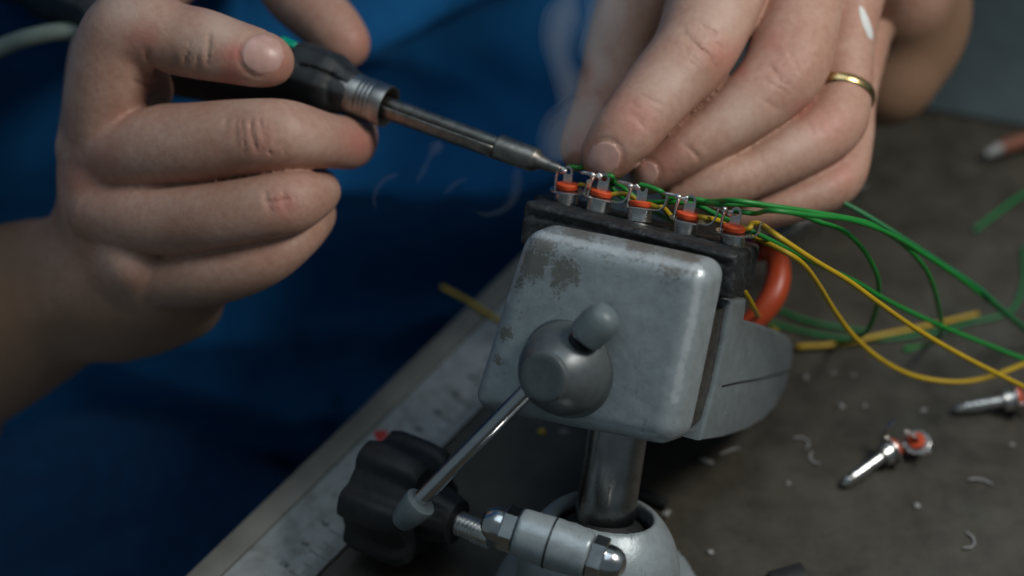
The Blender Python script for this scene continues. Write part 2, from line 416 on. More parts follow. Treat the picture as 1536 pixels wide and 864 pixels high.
# ------------------------------------------------------------------ ruler lying along the bench edge
def ruler_material():
    n = N('ruler_steel'); sp = n.n('SeparateXYZ'); n.l(n.tc.outputs['Object'], sp.inputs[0])
    X, Y = sp.outputs[0], sp.outputs[1]
    def ticks(step, wd, y0):
        fr = n.math('FRACT', n.math('DIVIDE', X, step)); a = n.math('LESS_THAN', fr, wd / step); return n.math('MULTIPLY', a, n.math('LESS_THAN', Y, y0))
    m = n.math('MAXIMUM', ticks(.001, .00028, -.0075), n.math('MAXIMUM', ticks(.005, .0004, -.0055), ticks(.010, .0005, -.0035)))
    # digits worn to smudges above each centimetre
    fx = n.math('ABSOLUTE', n.math('SUBTRACT', n.math('FRACT', n.math('DIVIDE', X, .010)), .12)); dig = n.math('MULTIPLY', n.math('LESS_THAN', fx, .09), n.math('LESS_THAN', n.math('ABSOLUTE', n.math('SUBTRACT', Y, -.0010)), .0016))
    dig = n.math('MULTIPLY', dig, n.math('GREATER_THAN', n.noise(900, 2), .45)); m = n.math('MAXIMUM', m, dig)
    base = n.ramp(n.noise(50, 5, .65), [(.3, (.26, .275, .27)), (.6, (.36, .38, .375)), (.8, (.42, .43, .42))])
    dirt = n.ramp(n.noise(130, 6, .75), [(.48, (0, 0, 0)), (.66, (1, 1, 1))]); base = n.mix(n.math('MULTIPLY', dirt, .65), base, (.13, .12, .09))
    n.set(Base_Color=n.mix(n.math('MULTIPLY', m, .8), base, (.03, .03, .035)), Roughness=.42, Metallic=.25); n.bump(n.noise(300, 4), .15, .0003)
    return n.m
rw = .0242
rc = B(0.1, -edge_w - .0006 - rw / 2, .0006)
fr = [V((-.5, -rw / 2, 0)), V((.5, -rw / 2, 0)), V((.5, rw / 2, 0)), V((-.5, rw / 2, 0))]
ruler = finish('steel_ruler', hull8('steel_ruler', fr, [p + V((0, 0, .001)) for p in fr], .0002, 1), ruler_material(), None, 30)
ruler.matrix_world = Matrix.Translation(rc) @ Matrix((EE, EN, (0, 0, 1))).transposed().to_4x4()
sset(ruler, 'long pale steel ruler with dark graduation marks lying along the bench edge', 'ruler')
def bit(name, px, py, z, size, mat, label, cat, group=None, seed=0):
    r = random.Random(seed); c = G(px, py, z); bm = bmesh.new(); bmesh.ops.create_icosphere(bm, subdivisions=2, radius=1)
    a = r.uniform(0, 6.3); ca, sa = math.cos(a), math.sin(a)
    for v in bm.verts:
        k = 1 + .35 * math.sin(v.co.x * 3 + seed) * math.cos(v.co.y * 4 + seed * 2); x, y, zz = v.co.x * size[0] * k, v.co.y * size[1] * k, v.co.z * size[2]
        v.co = (x * ca - y * sa, x * sa + y * ca, zz + size[2] * .8)
    me = bpy.data.meshes.new(name); bm.to_mesh(me); bm.free()
    o = finish(name, me, mat, None, 40); o.location = c; sset(o, label, cat, group); return o
M['red'] = simple('red_mark', (.45, .03, .03), .5)
bit('red_scrap', 571, 655, .0017, (.0028, .0022, .0004), M['red'], 'small red scrap lying on the steel ruler by the black knob', 'scrap', None, 3)

# ------------------------------------------------------------------ vise
def camv(x, y, z): return (AX * x + AU * y - AF * z).normalized()
psi, phi, rol = math.radians(25), math.radians(11.5), math.radians(-8)
def rollv(v): return camv(v[0] * math.cos(rol) - v[1] * math.sin(rol), v[0] * math.sin(rol) + v[1] * math.cos(rol), v[2])
sp_, cp_, sf_, cf_ = math.sin(psi), math.cos(psi), math.sin(phi), math.cos(phi)
VW = rollv((cp_, -sp_ * sf_, sp_ * cf_)); VD = rollv((sp_, cp_ * sf_, -cp_ * cf_)); VU = rollv((0, cf_, sf_))
HP = P(900, 500, .490)                                              # a point on the front face of the front jaw
def vp(px, py, d): return on_plane(px, py, HP + VD * d, VD)         # photo pixel on the plane d metres behind that face
T = .018
vise = empty('bench_vise', G(905, 1010)); sset(vise, 'grey ball-joint bench vise clamping a row of jack plugs between black jaw pads', 'vise')

def paint_wear_glint(o, spots, bare=None):
    me = o.data; n = len(me.vertices); co = np.zeros(n * 3, np.float32); me.vertices.foreach_get('co', co); co = co.reshape(-1, 3)
    x, y, D = px_of(co); wv = np.zeros(n)
    for px, py, r, s in spots: wv = np.maximum(wv, s * np.exp(-((x - px) ** 2 + (y - py) ** 2) / r ** 2))
    edge_glint = np.zeros(n)  # bared edges, with the highlight along them painted in
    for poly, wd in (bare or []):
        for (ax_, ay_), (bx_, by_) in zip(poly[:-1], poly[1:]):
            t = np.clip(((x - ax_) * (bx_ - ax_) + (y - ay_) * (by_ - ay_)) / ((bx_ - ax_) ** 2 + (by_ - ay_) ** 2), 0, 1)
            edge_glint = np.maximum(edge_glint, np.exp(-((x - ax_ - t * (bx_ - ax_)) ** 2 + (y - ay_ - t * (by_ - ay_)) ** 2) / wd ** 2))
    a = me.color_attributes.new('wear_glint', 'FLOAT_COLOR', 'POINT'); c = np.ones((n, 4), np.float32); c[:, 0] = wv; c[:, 1] = edge_glint; c[:, 2] = 0; a.data.foreach_set('color', c.ravel())

def rounded_hull(name, front, back, rad, h, extra=None, pad=.004):
    """eight-cornered casting with rolled edges, meshed finely enough to carry dents"""
    pts = np.array([tuple(p) for p in list(front) + list(back)]); cen = pts.mean(0)
    quads = [(0, 1, 2, 3), (7, 6, 5, 4)] + [(k, 4 + k, 4 + (k + 1) % 4, (k + 1) % 4) for k in range(4)]
    F = Field(pts.min(0) - pad, pts.max(0) + pad, h); X, Y, Z = F.xyz(tuple(slice(0, k) for k in F.n)); ds = []
    for q in quads:
        a, b, c_, d_ = pts[list(q)]; n = np.cross(c_ - a, d_ - b); n /= np.linalg.norm(n); p = (a + b + c_ + d_) / 4
        if n @ (p - cen) < 0: n = -n
        ds.append((X - p[0]) * n[0] + (Y - p[1]) * n[1] + (Z - p[2]) * n[2] + rad)
    out = sum(np.maximum(d, 0) ** 2 for d in ds); ins = ds[0]
    for d in ds[1:]: ins = np.maximum(ins, d)
    F.f = (np.where(out > 0, np.sqrt(out), ins) - rad).astype(np.float32)
    if extra: extra(F)
    v, f = F.mesh(); return mesh_np(name, v, f)
ff = [vp(787, 343, 0), vp(1060, 401, 0), vp(1004, 673, 0), vp(700, 612, 0)]
cen = sum(ff, V()) / 4
fb = [p + VD * T + (p - cen) * .035 for p in ff]
def bulge(F):
    X, Y, Z = F.xyz(tuple(slice(0, k) for k in F.n)); F.f -= (.0016 * np.exp(-((X - cen.x) ** 2 + (Y - cen.y) ** 2 + (Z - cen.z) ** 2) / .022 ** 2)).astype(np.float32)
    F.f += (.00004 * np.sin(X * 410 + 2 * np.sin(Z * 300)) * np.sin(Z * 370 + Y * 250)).astype(np.float32)
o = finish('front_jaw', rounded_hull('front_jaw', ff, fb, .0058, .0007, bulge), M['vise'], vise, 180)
paint_wear_glint(o, [(800, 395, 34, 1), (845, 410, 30, 1), (770, 420, 26, .8), (830, 345, 60, .55), (930, 365, 60, .5), (1010, 385, 55, .7), (760, 500, 14, .9), (748, 540, 12, .8), (1010, 400, 30, .8), (905, 395, 40, .35), (870, 345, 40, .85), (960, 368, 36, .85), (1030, 388, 30, .9), (815, 370, 30, .9), (900, 350, 30, .6), (835, 440, 22, .5), (780, 470, 16, .5), (735, 470, 12, .6), (890, 430, 20, .4)], [([(800, 350), (930, 377), (1048, 402)], 9), ([(1050, 410), (1040, 470), (1012, 600)], 10), ([(790, 360), (760, 450)], 7)])
# jaw pads
padt = .0135
def pad(name, d0, d1, tl, tr, hgt):
    a, b = vp(*tl, d0), vp(*tr, d0)
    fr = [a, b, b - VU * hgt, a - VU * hgt]; bk = [p + VD * (d1 - d0) for p in fr]
    def rough(F):
        X, Y, Z = F.xyz(tuple(slice(0, k) for k in F.n))
        F.f += (.00022 * np.sin(X * 900 + 3 * np.sin(Y * 700)) * np.sin(Z * 800 + Y * 350)).astype(np.float32)
        F.carve([(1104, 384), (1108, 381), (1111, 376)], 5, .0012, .46, .52) if d0 < .03 else None
        if d0 < .03: F.carve([(790, 310), (950, 349), (1100, 389)], 2.2, -.0006, .44, .54); F.carve([(788, 322), (950, 360), (1097, 399)], 3.0, .0007, .44, .54)
    o = finish(name, rounded_hull(name, fr, bk, .0012, .0006, rough), M['pad'], vise, 180); return o
pad('jaw_pad', T + .0003, T + padt, (787, 301), (1107, 382), .0135)
pad('jaw_pad', T + padt + .0042, T + padt + .0042 + .012, (800, 292), (1123, 373), .0135)
# rear jaw: side profile on the right-hand plane, run across the width
wr = vp(1078, 420, T)
def side(px, py): return on_plane(px, py, wr + VW * .0005, VW)
prof = [(1097, 452), (1121, 448), (1117, 480), (1140, 486), (1167, 496), (1184, 505), (1191, 517), (1189, 545), (1180, 580), (1164, 611), (1144, 632), (1120, 646), (1085, 657), (1052, 662), (1058, 636), (1073, 583), (1087, 516)]
pr = [side(*q) for q in prof]; bk = [p - VW * .056 for p in pr]; k = len(pr)
me = pyd('rear_jaw', pr + bk, [tuple(range(k)), tuple(range(k, 2 * k))[::-1]] + [(i, (i + 1) % k, k + (i + 1) % k, k + i) for i in range(k)])
bm = bmesh.new(); bm.from_mesh(me); ed = [e for e in bm.edges if len(e.link_faces) == 2 and any(len(fc.verts) > 4 for fc in e.link_faces)]
bmesh.ops.bevel(bm, geom=ed, offset=.0013, segments=3, affect='EDGES', profile=.5); bm.to_mesh(me); bm.free()
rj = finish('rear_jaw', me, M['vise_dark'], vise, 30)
# parting seam and set-screw on its side
pt = [side(x, y) + VW * .00015 for x, y in ((1083, 579), (1110, 573), (1140, 568), (1187, 556))]
finish('parting_seam', tube('parting_seam', spline(pt, 4), [.00025] * 9 + [.0002] * 4, 6), M['black_plastic'], rj)
# slide block in the dark gap between the jaws
a = vp(800, 420, T + .0002); b = vp(1064, 470, T + .0002); c_ = vp(1036, 640, T + .0002); d_ = vp(760, 590, T + .0002)
finish('slide_block', hull8('slide_block', [a, b, c_, d_], [p + VD * .018 for p in (a, b, c_, d_)], .0008, 2), M['steel_dark'], vise)
sc = on_plane(1048, 632, wr - VW * .004, VW)
finish('set_screw', lathe('set_screw', [(-.003, .0026), (.0024, .0026), (.0026, .0022), (.0018, .0018), (.0010, .0004)], sc, VW, 20), M['chrome'], vise)
# spindle knob on the front jaw
kb = vp(853, 551, 0)
kn = finish('spindle_knob', lathe('spindle_knob', [(-.002, .0150), (.0006, .0150), (.0012, .0146), (.0016, .0138), (.004, .0137), (.0075, .0127), (.0110, .0111), (.0140, .0092), (.0155, .0079), (.0160, .0074), (.0172, .0073), (.0178, .0070), (.0181, .0063), (.0180, .0050), (.0180, .001)], kb, -VD, 64), M['knob'], vise, 28)
bar_d = -.0085
r0, r1 = vp(604, 776, bar_d), vp(903, 472, bar_d); bd = (r1 - r0).normalized()
finish('spindle_bar', lathe('spindle_bar', [(0, .00255), ((r1 - r0).length - .004, .00255)], r0, bd, 28), M['chrome'], vise)
ce = vp(876, 507, bar_d)
finish('bar_cap', lathe('bar_cap', [(0, .0038), (.0003, .0049), (.001, .0054), (.006, .0055), (.0085, .0052), (.0102, .0044), (.0113, .0031), (.0118, .0015), (.0119, .0002)], ce, bd, 36), M['grey_cap'], vise, 30)
finish('collar_washer', lathe('collar_washer', [(-.0012, .0032), (0, .0036), (.0010, .0036)], ce - bd * .0022, bd, 24), M['black_plastic'], vise)
cl = vp(632, 752, bar_d)
finish('bar_cap', lathe('bar_cap', [(0, .0030), (.0002, .0050), (.0008, .0052), (.006, .0046), (.0092, .0039), (.0108, .0028), (.0114, .0013), (.0115, .0002)], cl, -bd, 36), M['grey_cap'], vise, 30)
# column
c0 = P(928, 640, .518); c1 = c0 - VU * .0480
finish('column', lathe('column', [(0, .0092), (.041, .0092)], c0 + VU * .006, -VU, 48), M['column_steel'], vise)
# ball-clamp housing: shell with a slot for the column, flared foot, split ears
ctr = c1 + VU * .0025 + AX * .0006
F = Field(np.array(ctr) - .062, np.array(ctr) + .062, .0008); X, Y, Z = F.xyz(tuple(slice(0, q) for q in F.n))
sph = np.sqrt((X - ctr.x) ** 2 + (Y - ctr.y) ** 2 + (Z - ctr.z) ** 2)
f = sph - .0245
f = smin(f, np.maximum(Field.cone(X, Y, Z, tuple(ctr - V((0, 0, .008))), (ctr.x, ctr.y, -.01), .0235, .044), -(Z - .0005)), .006)
f = np.maximum(f, .0195 - sph)
f = -smin(-f, Field.cone(X, Y, Z, tuple(ctr + VU * .012 - AF * .002), tuple(ctr + VU * .06 - AF * .002), .0138, .0165), .0022)
sl_ = ctr + VU * .020; tgt = sl_ - AX * .017 + VU * .006 - AF * .003
f = -smin(-f, Field.cone(X, Y, Z, tuple(sl_), tuple(tgt), .0085, .0095), .003)
ea, eb = P(776, 797, .494), P(884, 834, .490); ed_ = (eb - ea).normalized()
mid = (ea + eb) / 2
t_ = (X - mid.x) * ed_.x + (Y - mid.y) * ed_.y + (Z - mid.z) * ed_.z
rad_ = np.sqrt((X - mid.x - t_ * ed_.x) ** 2 + (Y - mid.y - t_ * ed_.y) ** 2 + (Z - mid.z - t_ * ed_.z) ** 2)
el = (eb - ea).length / 2
dr, da = rad_ - (.0076 - .0006 * np.abs(t_) / el) + .0006, np.abs(t_) - el + .0006
cyl = np.minimum(np.maximum(dr, da), 0) + np.sqrt(np.maximum(dr, 0) ** 2 + np.maximum(da, 0) ** 2) - .0006
f = smin(f, cyl, .0025)
F.f = f.astype(np.float32); v, q = F.mesh()
hs = finish('ball_clamp_housing', mesh_np('ball_clamp_housing', v, q), M['vise'], vise, 180); paint_wear_glint(hs, [(925, 800, 12, .4)])
bm = bmesh.new(); bmesh.ops.create_uvsphere(bm, u_segments=40, v_segments=24, radius=.0185); me = bpy.data.meshes.new('ball'); bm.to_mesh(me); bm.free()
for vv in me.vertices: vv.co += ctr
finish('ball', me, M['black_plastic'], vise, 180)
def acorn(p, ax):
    hexm = lambda t, s: (math.cos(math.pi / 6) / math.cos((t % (math.pi / 3)) - math.pi / 6)) if s < .0046 else 1
    o_ = finish('acorn_nut', lathe('acorn_nut', [(0, .0062), (.0004, .0068), (.0040, .0068), (.0045, .0064), (.0046, .0052), (.0062, .0052), (.0082, .0047), (.0097, .0036), (.0106, .0020), (.0109, .0003)], p, ax, 60, hexm), M['chrome'], vise, 24); return o_
finish('clamp_split', lathe('clamp_split', [(-.0003, .0070), (-.0003, .00768), (.0003, .00768), (.0003, .0070)], mid - ed_ * .0008, ed_, 48), M['black_plastic'], vise)
acorn(eb + ed_ * .0001, ed_); acorn(ea - ed_ * .0001, -ed_)
# black lobed clamp knob and its screw
ka, kbp = P(585, 742, .545), P(745, 808, .528); kx = (kbp - ka).normalized(); kl = (kbp - ka).length
lob = lambda t, s: 1 + (.13 * (max(0, math.cos(3.5 * t)) ** .6 - .5) if abs(math.cos(3.5 * t)) > 0 else 0) * (1 if s < .0175 else 0)
lob = lambda t, s: 1 + (.10 * math.tanh(2.6 * math.cos(6 * t)) if s < .0172 else 0)
kprof = [(-.0085, .010), (-.0083, .0150), (-.0070, .0178), (-.004, .0186), (.006, .0186), (.0120, .0180), (.0148, .0160), (.0156, .0120), (.0160, .0088), (.0235, .0080), (.0255, .0072), (.0258, .003)]
knb = finish('clamp_knob', lathe('clamp_knob', kprof, ka, kx, 96, lob, (0, 0, 1)), M['black_plastic'], vise, 40)
sp2 = []; s = .0245
while s < kl - .002:
    sp2 += [(s, .0036), (s + .0005, .0041), (s + .0008, .0041), (s + .0012, .0036)]; s += .0014
finish('screw', lathe('screw', sp2, ka, kx, 28), M['plug_metal'], vise, 25)

# ------------------------------------------------------------------ jack plugs
mm = .001
def strip(name, pts, wd, th, side_v):
    """a bent sheet-metal strip: pts along its length, width along side_v (list or one), thickness th"""
    pts = [V(p) for p in pts]; n = len(pts); v, f = [], []; sv = V(side_v).normalized()
    for i, p in enumerate(pts):
        t = (pts[min(i + 1, n - 1)] - pts[max(i - 1, 0)]).normalized(); nn = t.cross(sv).normalized()
        wv = wd[i] if hasattr(wd, '__len__') else wd
        v += [p + sv * wv / 2 + nn * th / 2, p - sv * wv / 2 + nn * th / 2, p - sv * wv / 2 - nn * th / 2, p + sv * wv / 2 - nn * th / 2]
    for i in range(n - 1):
        for k in range(4): f.append((4 * i + k, 4 * i + (k + 1) % 4, 4 * i + 4 + (k + 1) % 4, 4 * i + 4 + k))
    f += [(3, 2, 1, 0), tuple(range(4 * n - 4, 4 * n))]
    return pyd(name, v, f)
def tab_mesh():
    """solder tab: rounded top with a real hole"""
    w_, z0, zc, r, h = 1.7 * mm, 2.2 * mm, 6.3 * mm, .95 * mm, .35 * mm
    out, inn = [], []; K = 28
    for k in range(K):
        a = 2 * math.pi * k / K - math.pi / 2; ca, sa = math.cos(a), math.sin(a)
        if sa >= 0: out.append((w_ * ca, zc + w_ * sa))
        else:
            s = min(1 / max(abs(ca), 1e-6), ((zc - z0) / w_) / max(abs(sa), 1e-6)); out.append((w_ * ca * s, zc + w_ * sa * s))
        inn.append((r * ca, zc + r * sa))
    v = [(x, -h / 2, z) for x, z in out] + [(x, -h / 2, z) for x, z in inn] + [(x, h / 2, z) for x, z in out] + [(x, h / 2, z) for x, z in inn]; f = []
    for k in range(K):
        j = (k + 1) % K
        f += [(k, j, K + j, K + k), (2 * K + k, 3 * K + k, 3 * K + j, 2 * K + j), (k, 2 * K + k, 2 * K + j, j), (K + k, K + j, 3 * K + j, 3 * K + k)]
    return pyd('solder_tab', v, f)
Z3 = V((0, 0, 1)); O3 = V((0, 0, 0))
PLUG = {
    'collar': (lathe('collar', [(-3.9 * mm, 3.3 * mm), (-3.6 * mm, 3.75 * mm), (-3.1 * mm, 3.7 * mm), (-.4 * mm, 3.7 * mm), (0, 3.7 * mm)], O3, Z3, 36), M['plug_metal']),
    'flange': (lathe('flange', [(0, 5.3 * mm), (.12 * mm, 5.5 * mm), (.42 * mm, 5.5 * mm), (.55 * mm, 5.3 * mm)], O3, Z3, 40), M['plug_metal']),
    'insulator': (lathe('insulator', [(.56 * mm, 3.0 * mm), (.75 * mm, 3.0 * mm), (.85 * mm, 3.35 * mm), (1.1 * mm, 3.5 * mm), (2.2 * mm, 3.5 * mm), (2.45 * mm, 3.3 * mm), (2.5 * mm, 2.9 * mm)], O3, Z3, 36), M['orange']),
    'solder_tab': (tab_mesh(), M['plug_metal']),
    'cord_prong': (strip('cord_prong', spline([(4.8 * mm, -1 * mm, .3 * mm), (6.6 * mm, -1 * mm, .5 * mm), (7.9 * mm, -1 * mm, 1.5 * mm), (8.7 * mm, -1 * mm, 3.4 * mm), (8.9 * mm, -1 * mm, 5.6 * mm)], 4), 1.5 * mm, .4 * mm, (0, 1, 0)), M['plug_metal']),
    'shaft': (lathe('shaft', [(-2.6 * mm, 1.95 * mm), (-9 * mm, 1.95 * mm), (-9.1 * mm, 1.6 * mm), (-9.6 * mm, 1.6 * mm), (-9.7 * mm, 1.95 * mm), (-14.5 * mm, 1.95 * mm), (-14.6 * mm, 1.6 * mm), (-15.1 * mm, 1.6 * mm), (-15.2 * mm, 1.95 * mm), (-17 * mm, 1.9 * mm), (-17.8 * mm, 1.35 * mm), (-18.6 * mm, 1.9 * mm), (-20.4 * mm, 1.3 * mm), (-21.6 * mm, .3 * mm)], O3, Z3, 28), M['plug_metal']),
}
def lug(seed, reach):
    r = random.Random(seed); a = r.uniform(-.3, .3) * mm
    pts = spline([(-3.7 * mm, -1.2 * mm, .4 * mm), (-3.75 * mm, -1.2 * mm, 3.5 * mm), (-3.5 * mm, -1.2 * mm, 5.6 * mm), (-3.8 * mm, -1.2 * mm, 6.7 * mm), (-5.2 * mm, -1.2 * mm, 7.0 * mm + a), (-(5.0 + reach) * mm, -1.2 * mm, 7.0 * mm + 2 * a)], 4)
    n = len(pts); rad = [(.42 + (.75 * math.exp(-((i - 11) / 3.0) ** 2)) + (.12 if i > 13 else 0)) * mm for i in range(n)]; rad[-1] = .25 * mm
    return tube('solder_lug', pts, rad, 9)
for me, mt in PLUG.values():
    me.materials.append(mt); me.shade_smooth(); me.set_sharp_from_angle(angle=math.radians(32))
def r_seed(k): return random.Random(k * 13 + 5).random()
def plug(loc, x, y, z, label, group, seed, reach, wiggle=0.0):
    root = empty('jack_plug', loc); sset(root, label, 'jack plug', group)
    Mx = Matrix.Translation(loc) @ Matrix((x, y, z)).transposed().to_4x4() @ Matrix.Rotation(wiggle, 4, 'Z') @ Matrix.Rotation(.5 * math.sin(seed * 2.3) * .16, 4, 'Y') @ Matrix.Rotation(.10 * math.cos(seed * 1.7), 4, 'X')
    root.matrix_world = Mx
    for nm, (me, mt) in PLUG.items():
        o = bpy.data.objects.new(nm, me); COL.objects.link(o); o.parent = root
    l = lug(seed, reach); l.materials.append(M['solder']); l.shade_smooth(); o = bpy.data.objects.new('solder_lug', l); COL.objects.link(o); o.parent = root
    r = random.Random(seed * 7 + 1); bm = bmesh.new(); bmesh.ops.create_icosphere(bm, subdivisions=3, radius=1)
    for v_ in bm.verts:
        k_ = 1 + .22 * math.sin(3 * v_.co.x + seed) * math.cos(4 * v_.co.z + 2 * seed); sz = .95 + .45 * r_seed(seed)
        v_.co = V((-1.9 * mm + v_.co.x * k_ * sz * 1.15 * mm, -.25 * mm + v_.co.y * k_ * sz * .8 * mm, (6.2 + .5 * math.sin(seed)) * mm + v_.co.z * k_ * sz * .95 * mm))
    sb_ = bpy.data.meshes.new('solder_blob'); bm.to_mesh(sb_); bm.free(); sb_.materials.append(M['solder']); sb_.shade_smooth(); o = bpy.data.objects.new('solder_blob', sb_); COL.objects.link(o); o.parent = root
    return root
pd_ = T + padt + .0021
ranks = ['jack plug under the soldering tip, leftmost in the vise jaws', 'second jack plug from the soldering tip, held in the vise jaws', 'middle jack plug of the five in the vise jaws, orange insulator', 'fourth jack plug from the soldering tip, bare solder tab facing the viewer', 'rightmost jack plug in the vise jaws, tab soldered to a green wire']
PLP = []
for i, (x, y) in enumerate([(851, 283), (901, 294), (961, 310), (1031, 327), (1101, 346)]):
    p = vp(x, y, pd_) - VU * .0008; PLP.append(p)
    plug(p, VW, VD, VU, ranks[i], 'jack plugs clamped in the vise', i, [1.0, 2.6, 3.4, 3.6, 2.2][i], [-.25, .12, -.05, .1, -.12][i])
def plug_pt(i, x, y, z): return PLP[i] + VW * x * mm + VD * y * mm + VU * z * mm
def loose(tip, head, roll, label, seed, lift=.0055):
    a = G(*tip, .002); b = G(*head, lift); z = (b - a).normalized(); b = a + z * 21.6 * mm
    x = V((0, 0, 1)).cross(z).normalized(); y = z.cross(x); c, s = math.cos(roll), math.sin(roll)
    return plug(b, x * c + y * s, y * c - x * s, z, label, 'loose jack plugs lying on the bench', seed, 2.0)
loose((1257, 722), (1333, 677), 1.2, 'loose jack plug lying on the bench, shaft pointing at the vise foot', 11)
loose((1427, 613), (1502, 601), -.6, 'loose jack plug farthest to the right on the bench below yellow wires', 12)
# one stands on end, showing its orange face
b = G(1376, 664, .0062); zz = V((-.38, -.30, .87)).normalized(); xx = V((0, 0, 1)).cross(zz).normalized()
pz = plug(b, xx, zz.cross(xx), zz, 'loose jack plug tipped up between the other two, orange insulator showing', 'loose jack plugs lying on the bench', 13, .6)
pz.scale = (.82, .82, .82)
for ch in list(pz.children):
    if ch.name.split('.')[0] == 'shaft': ch.scale = (1, 1, .45)

# ------------------------------------------------------------------ wires
def wire(name, pts, r, mat, label, cat='wire', group=None, n=8):
    path = spline([tuple(p) for p in pts], n)
    o = finish(name, tube(name, path, r, 12), mat, None, 180); sset(o, label, cat, group); return o
def rest(px, py, z=.0010): return G(px, py, z)
wr_ = .00080
Dp = [(p - CAM).dot(AF) for p in PLP]
gw, yw = M['green_wire'], M['yellow_wire']
wire('green_wire', [plug_pt(0, -1.2, 1.2, 7.2), plug_pt(0, 1.2, 1.4, 7.6), plug_pt(0, 4, 4, 7.6), plug_pt(0, 9, 9, 7.0), P(925, 290, .528), P(985, 320, .545), P(1040, 345, .56)], wr_, gw, 'short green wire behind the solder tab under the iron tip', 'wire', 'green wires')
wire('green_wire', [plug_pt(1, -1.0, .9, 7.0), plug_pt(1, 2.2, 1.2, 7.2), P(920, 271, Dp[1] + .003), P(938, 284, Dp[1] + .007), P(965, 303, Dp[2] + .012), P(1010, 303, Dp[3] + .010), P(1045, 308, Dp[3] + .008), P(1085, 327, Dp[4] + .010), P(1131, 348, .505), P(1217, 392, .520), P(1280, 421, .535), P(1335, 453, .548), P(1414, 490, .560), P(1493, 522, .568), P(1570, 552, .575)], wr_, gw, 'dark green wire from the second plug running straight under the yellow wire', 'wire', 'green wires')
wire('green_wire', [plug_pt(2, -1.8, .9, 7.2), plug_pt(2, 1.2, 1.0, 7.1), plug_pt(2, 5, 1.4, 6.4), P(1000, 293, Dp[2] + .002), P(1040, 303, Dp[3] + .010), P(1080, 306, .500), P(1140, 308, .502), P(1200, 322, .510), P(1229, 333, .514), P(1268, 348, .520), P(1300, 382, .530), P(1318, 425, .545), P(1312, 472, .565), P(1292, 504, .580), rest(1250, 516), rest(1194, 520)], wr_, gw, 'green wire from the middle plug curling round in the tight loop', 'wire', 'green wires')
wire('green_wire', [plug_pt(3, -1.8, .9, 6.6), plug_pt(3, 1.4, 1.0, 6.7), plug_pt(3, 6, 1.2, 6.9), P(1100, 301, .494), P(1158, 309, .497), P(1217, 318, .504), P(1290, 331, .515), P(1322, 345, .522), P(1361, 372, .535), P(1392, 410, .550), P(1407, 457, .568), P(1411, 500, .590), rest(1390, 518), rest(1355, 524)], wr_, gw, 'bright green wire from the fourth plug arching over to the bench', 'wire', 'green wires')
wire('green_wire', [plug_pt(4, -1.8, .9, 6.4), plug_pt(4, 1.2, 1.0, 6.6), plug_pt(4, 5.5, 1.0, 7.0), P(1158, 316, .487), P(1217, 323, .493), P(1275, 330, .505), P(1330, 349, .520), P(1380, 378, .540), P(1440, 418, .56), P(1500, 465, .585), rest(1560, 515)], wr_ * .98, gw, 'bright green wire soldered to the rightmost plug', 'wire', 'green wires')
wire('green_wire', [P(1200, 270, .55), P(1255, 299, .548), P(1296, 321, .548), P(1359, 360, .552), P(1414, 396, .560), P(1469, 433, .570), P(1512, 472, .582), rest(1580, 525)], wr_, M['green_dark'], 'green wire coming out from under the ring hand', 'wire', 'green wires')
wire('green_wire', [rest(1110, 470), rest(1146, 482), rest(1217, 500), rest(1276, 508), rest(1335, 508), rest(1414, 496), rest(1453, 484), rest(1500, 474), rest(1524, 457), rest(1536, 417), rest(1535, 370)], wr_, M['green_dark'], 'blurred green wire lying on the bench behind the rear jaw', 'wire', 'green wires')
wire('green_wire', [rest(1150, 455), rest(1180, 470), rest(1230, 486), rest(1300, 497)], wr_, M['green_dark'], 'short dark green wire in the shadow behind the rear jaw', 'wire', 'green wires')
wire('green_wire', [rest(1461, 346), rest(1495, 320), rest(1536, 291), rest(1590, 262)], wr_ * 1.3, M['green_dark'], 'far green wire end at the right, lying alone on the bench', 'wire', 'green wires')
wire('yellow_wire', [plug_pt(0, 3.3, .4, 2.6), plug_pt(0, 4.6, .8, 2.8), plug_pt(0, 6.0, 3, 2.2), plug_pt(0, 8, 8, 0), P(905, 300, .53)], wr_ * .8, yw, 'short yellow wire at the plug under the iron tip', 'wire', 'yellow wires')
wire('yellow_wire', [plug_pt(1, 3.2, .3, 1.8), plug_pt(1, 5.0, .8, 2.4), plug_pt(1, 7.5, 2.5, 2.4), plug_pt(1, 11, 6, .5), P(975, 318, .525)], wr_ * .9, yw, 'yellow wire at the second plug from the iron tip', 'wire', 'yellow wires')
wire('yellow_wire', [plug_pt(2, 3.2, .3, 1.8), plug_pt(2, 5.4, .6, 1.6), P(995, 312, Dp[2] + .002), P(1006, 324, Dp[2] + .004), P(1025, 345, Dp[3] + .012)], wr_, yw, 'yellow wire from the middle plug dipping behind the jaw pads', 'wire', 'yellow wires')
wire('yellow_wire', [plug_pt(3, 3.2, .2, 1.8), plug_pt(3, 6.0, .3, 1.9), P(1085, 333, Dp[3] + .006), P(1110, 346, Dp[4] + .009), P(1127, 354, Dp[4] + .008), P(1178, 378, .505), P(1206, 398, .512), P(1229, 429, .525), P(1253, 468, .540), P(1284, 508, .553), P(1327, 543, .563), P(1375, 565, .570), P(1434, 573, .574), P(1485, 565, .580), P(1560, 537, .59)], wr_ * 1.05, yw, 'yellow wire from the fourth plug sagging low and rising at the right edge', 'wire', 'yellow wires')
wire('yellow_wire', [plug_pt(4, 3.2, .2, 1.8), plug_pt(4, 4.6, .2, 2.6), P(1128, 335, Dp[4]), P(1142, 337, Dp[4] + .002), P(1166, 354, .490), P(1217, 388, .500), P(1272, 421, .513), P(1316, 453, .524), P(1375, 494, .538), P(1453, 539, .550), P(1580, 602, .562)], wr_ * 1.05, yw, 'yellow wire from the rightmost plug running straight to the lower right', 'wire', 'yellow wires')
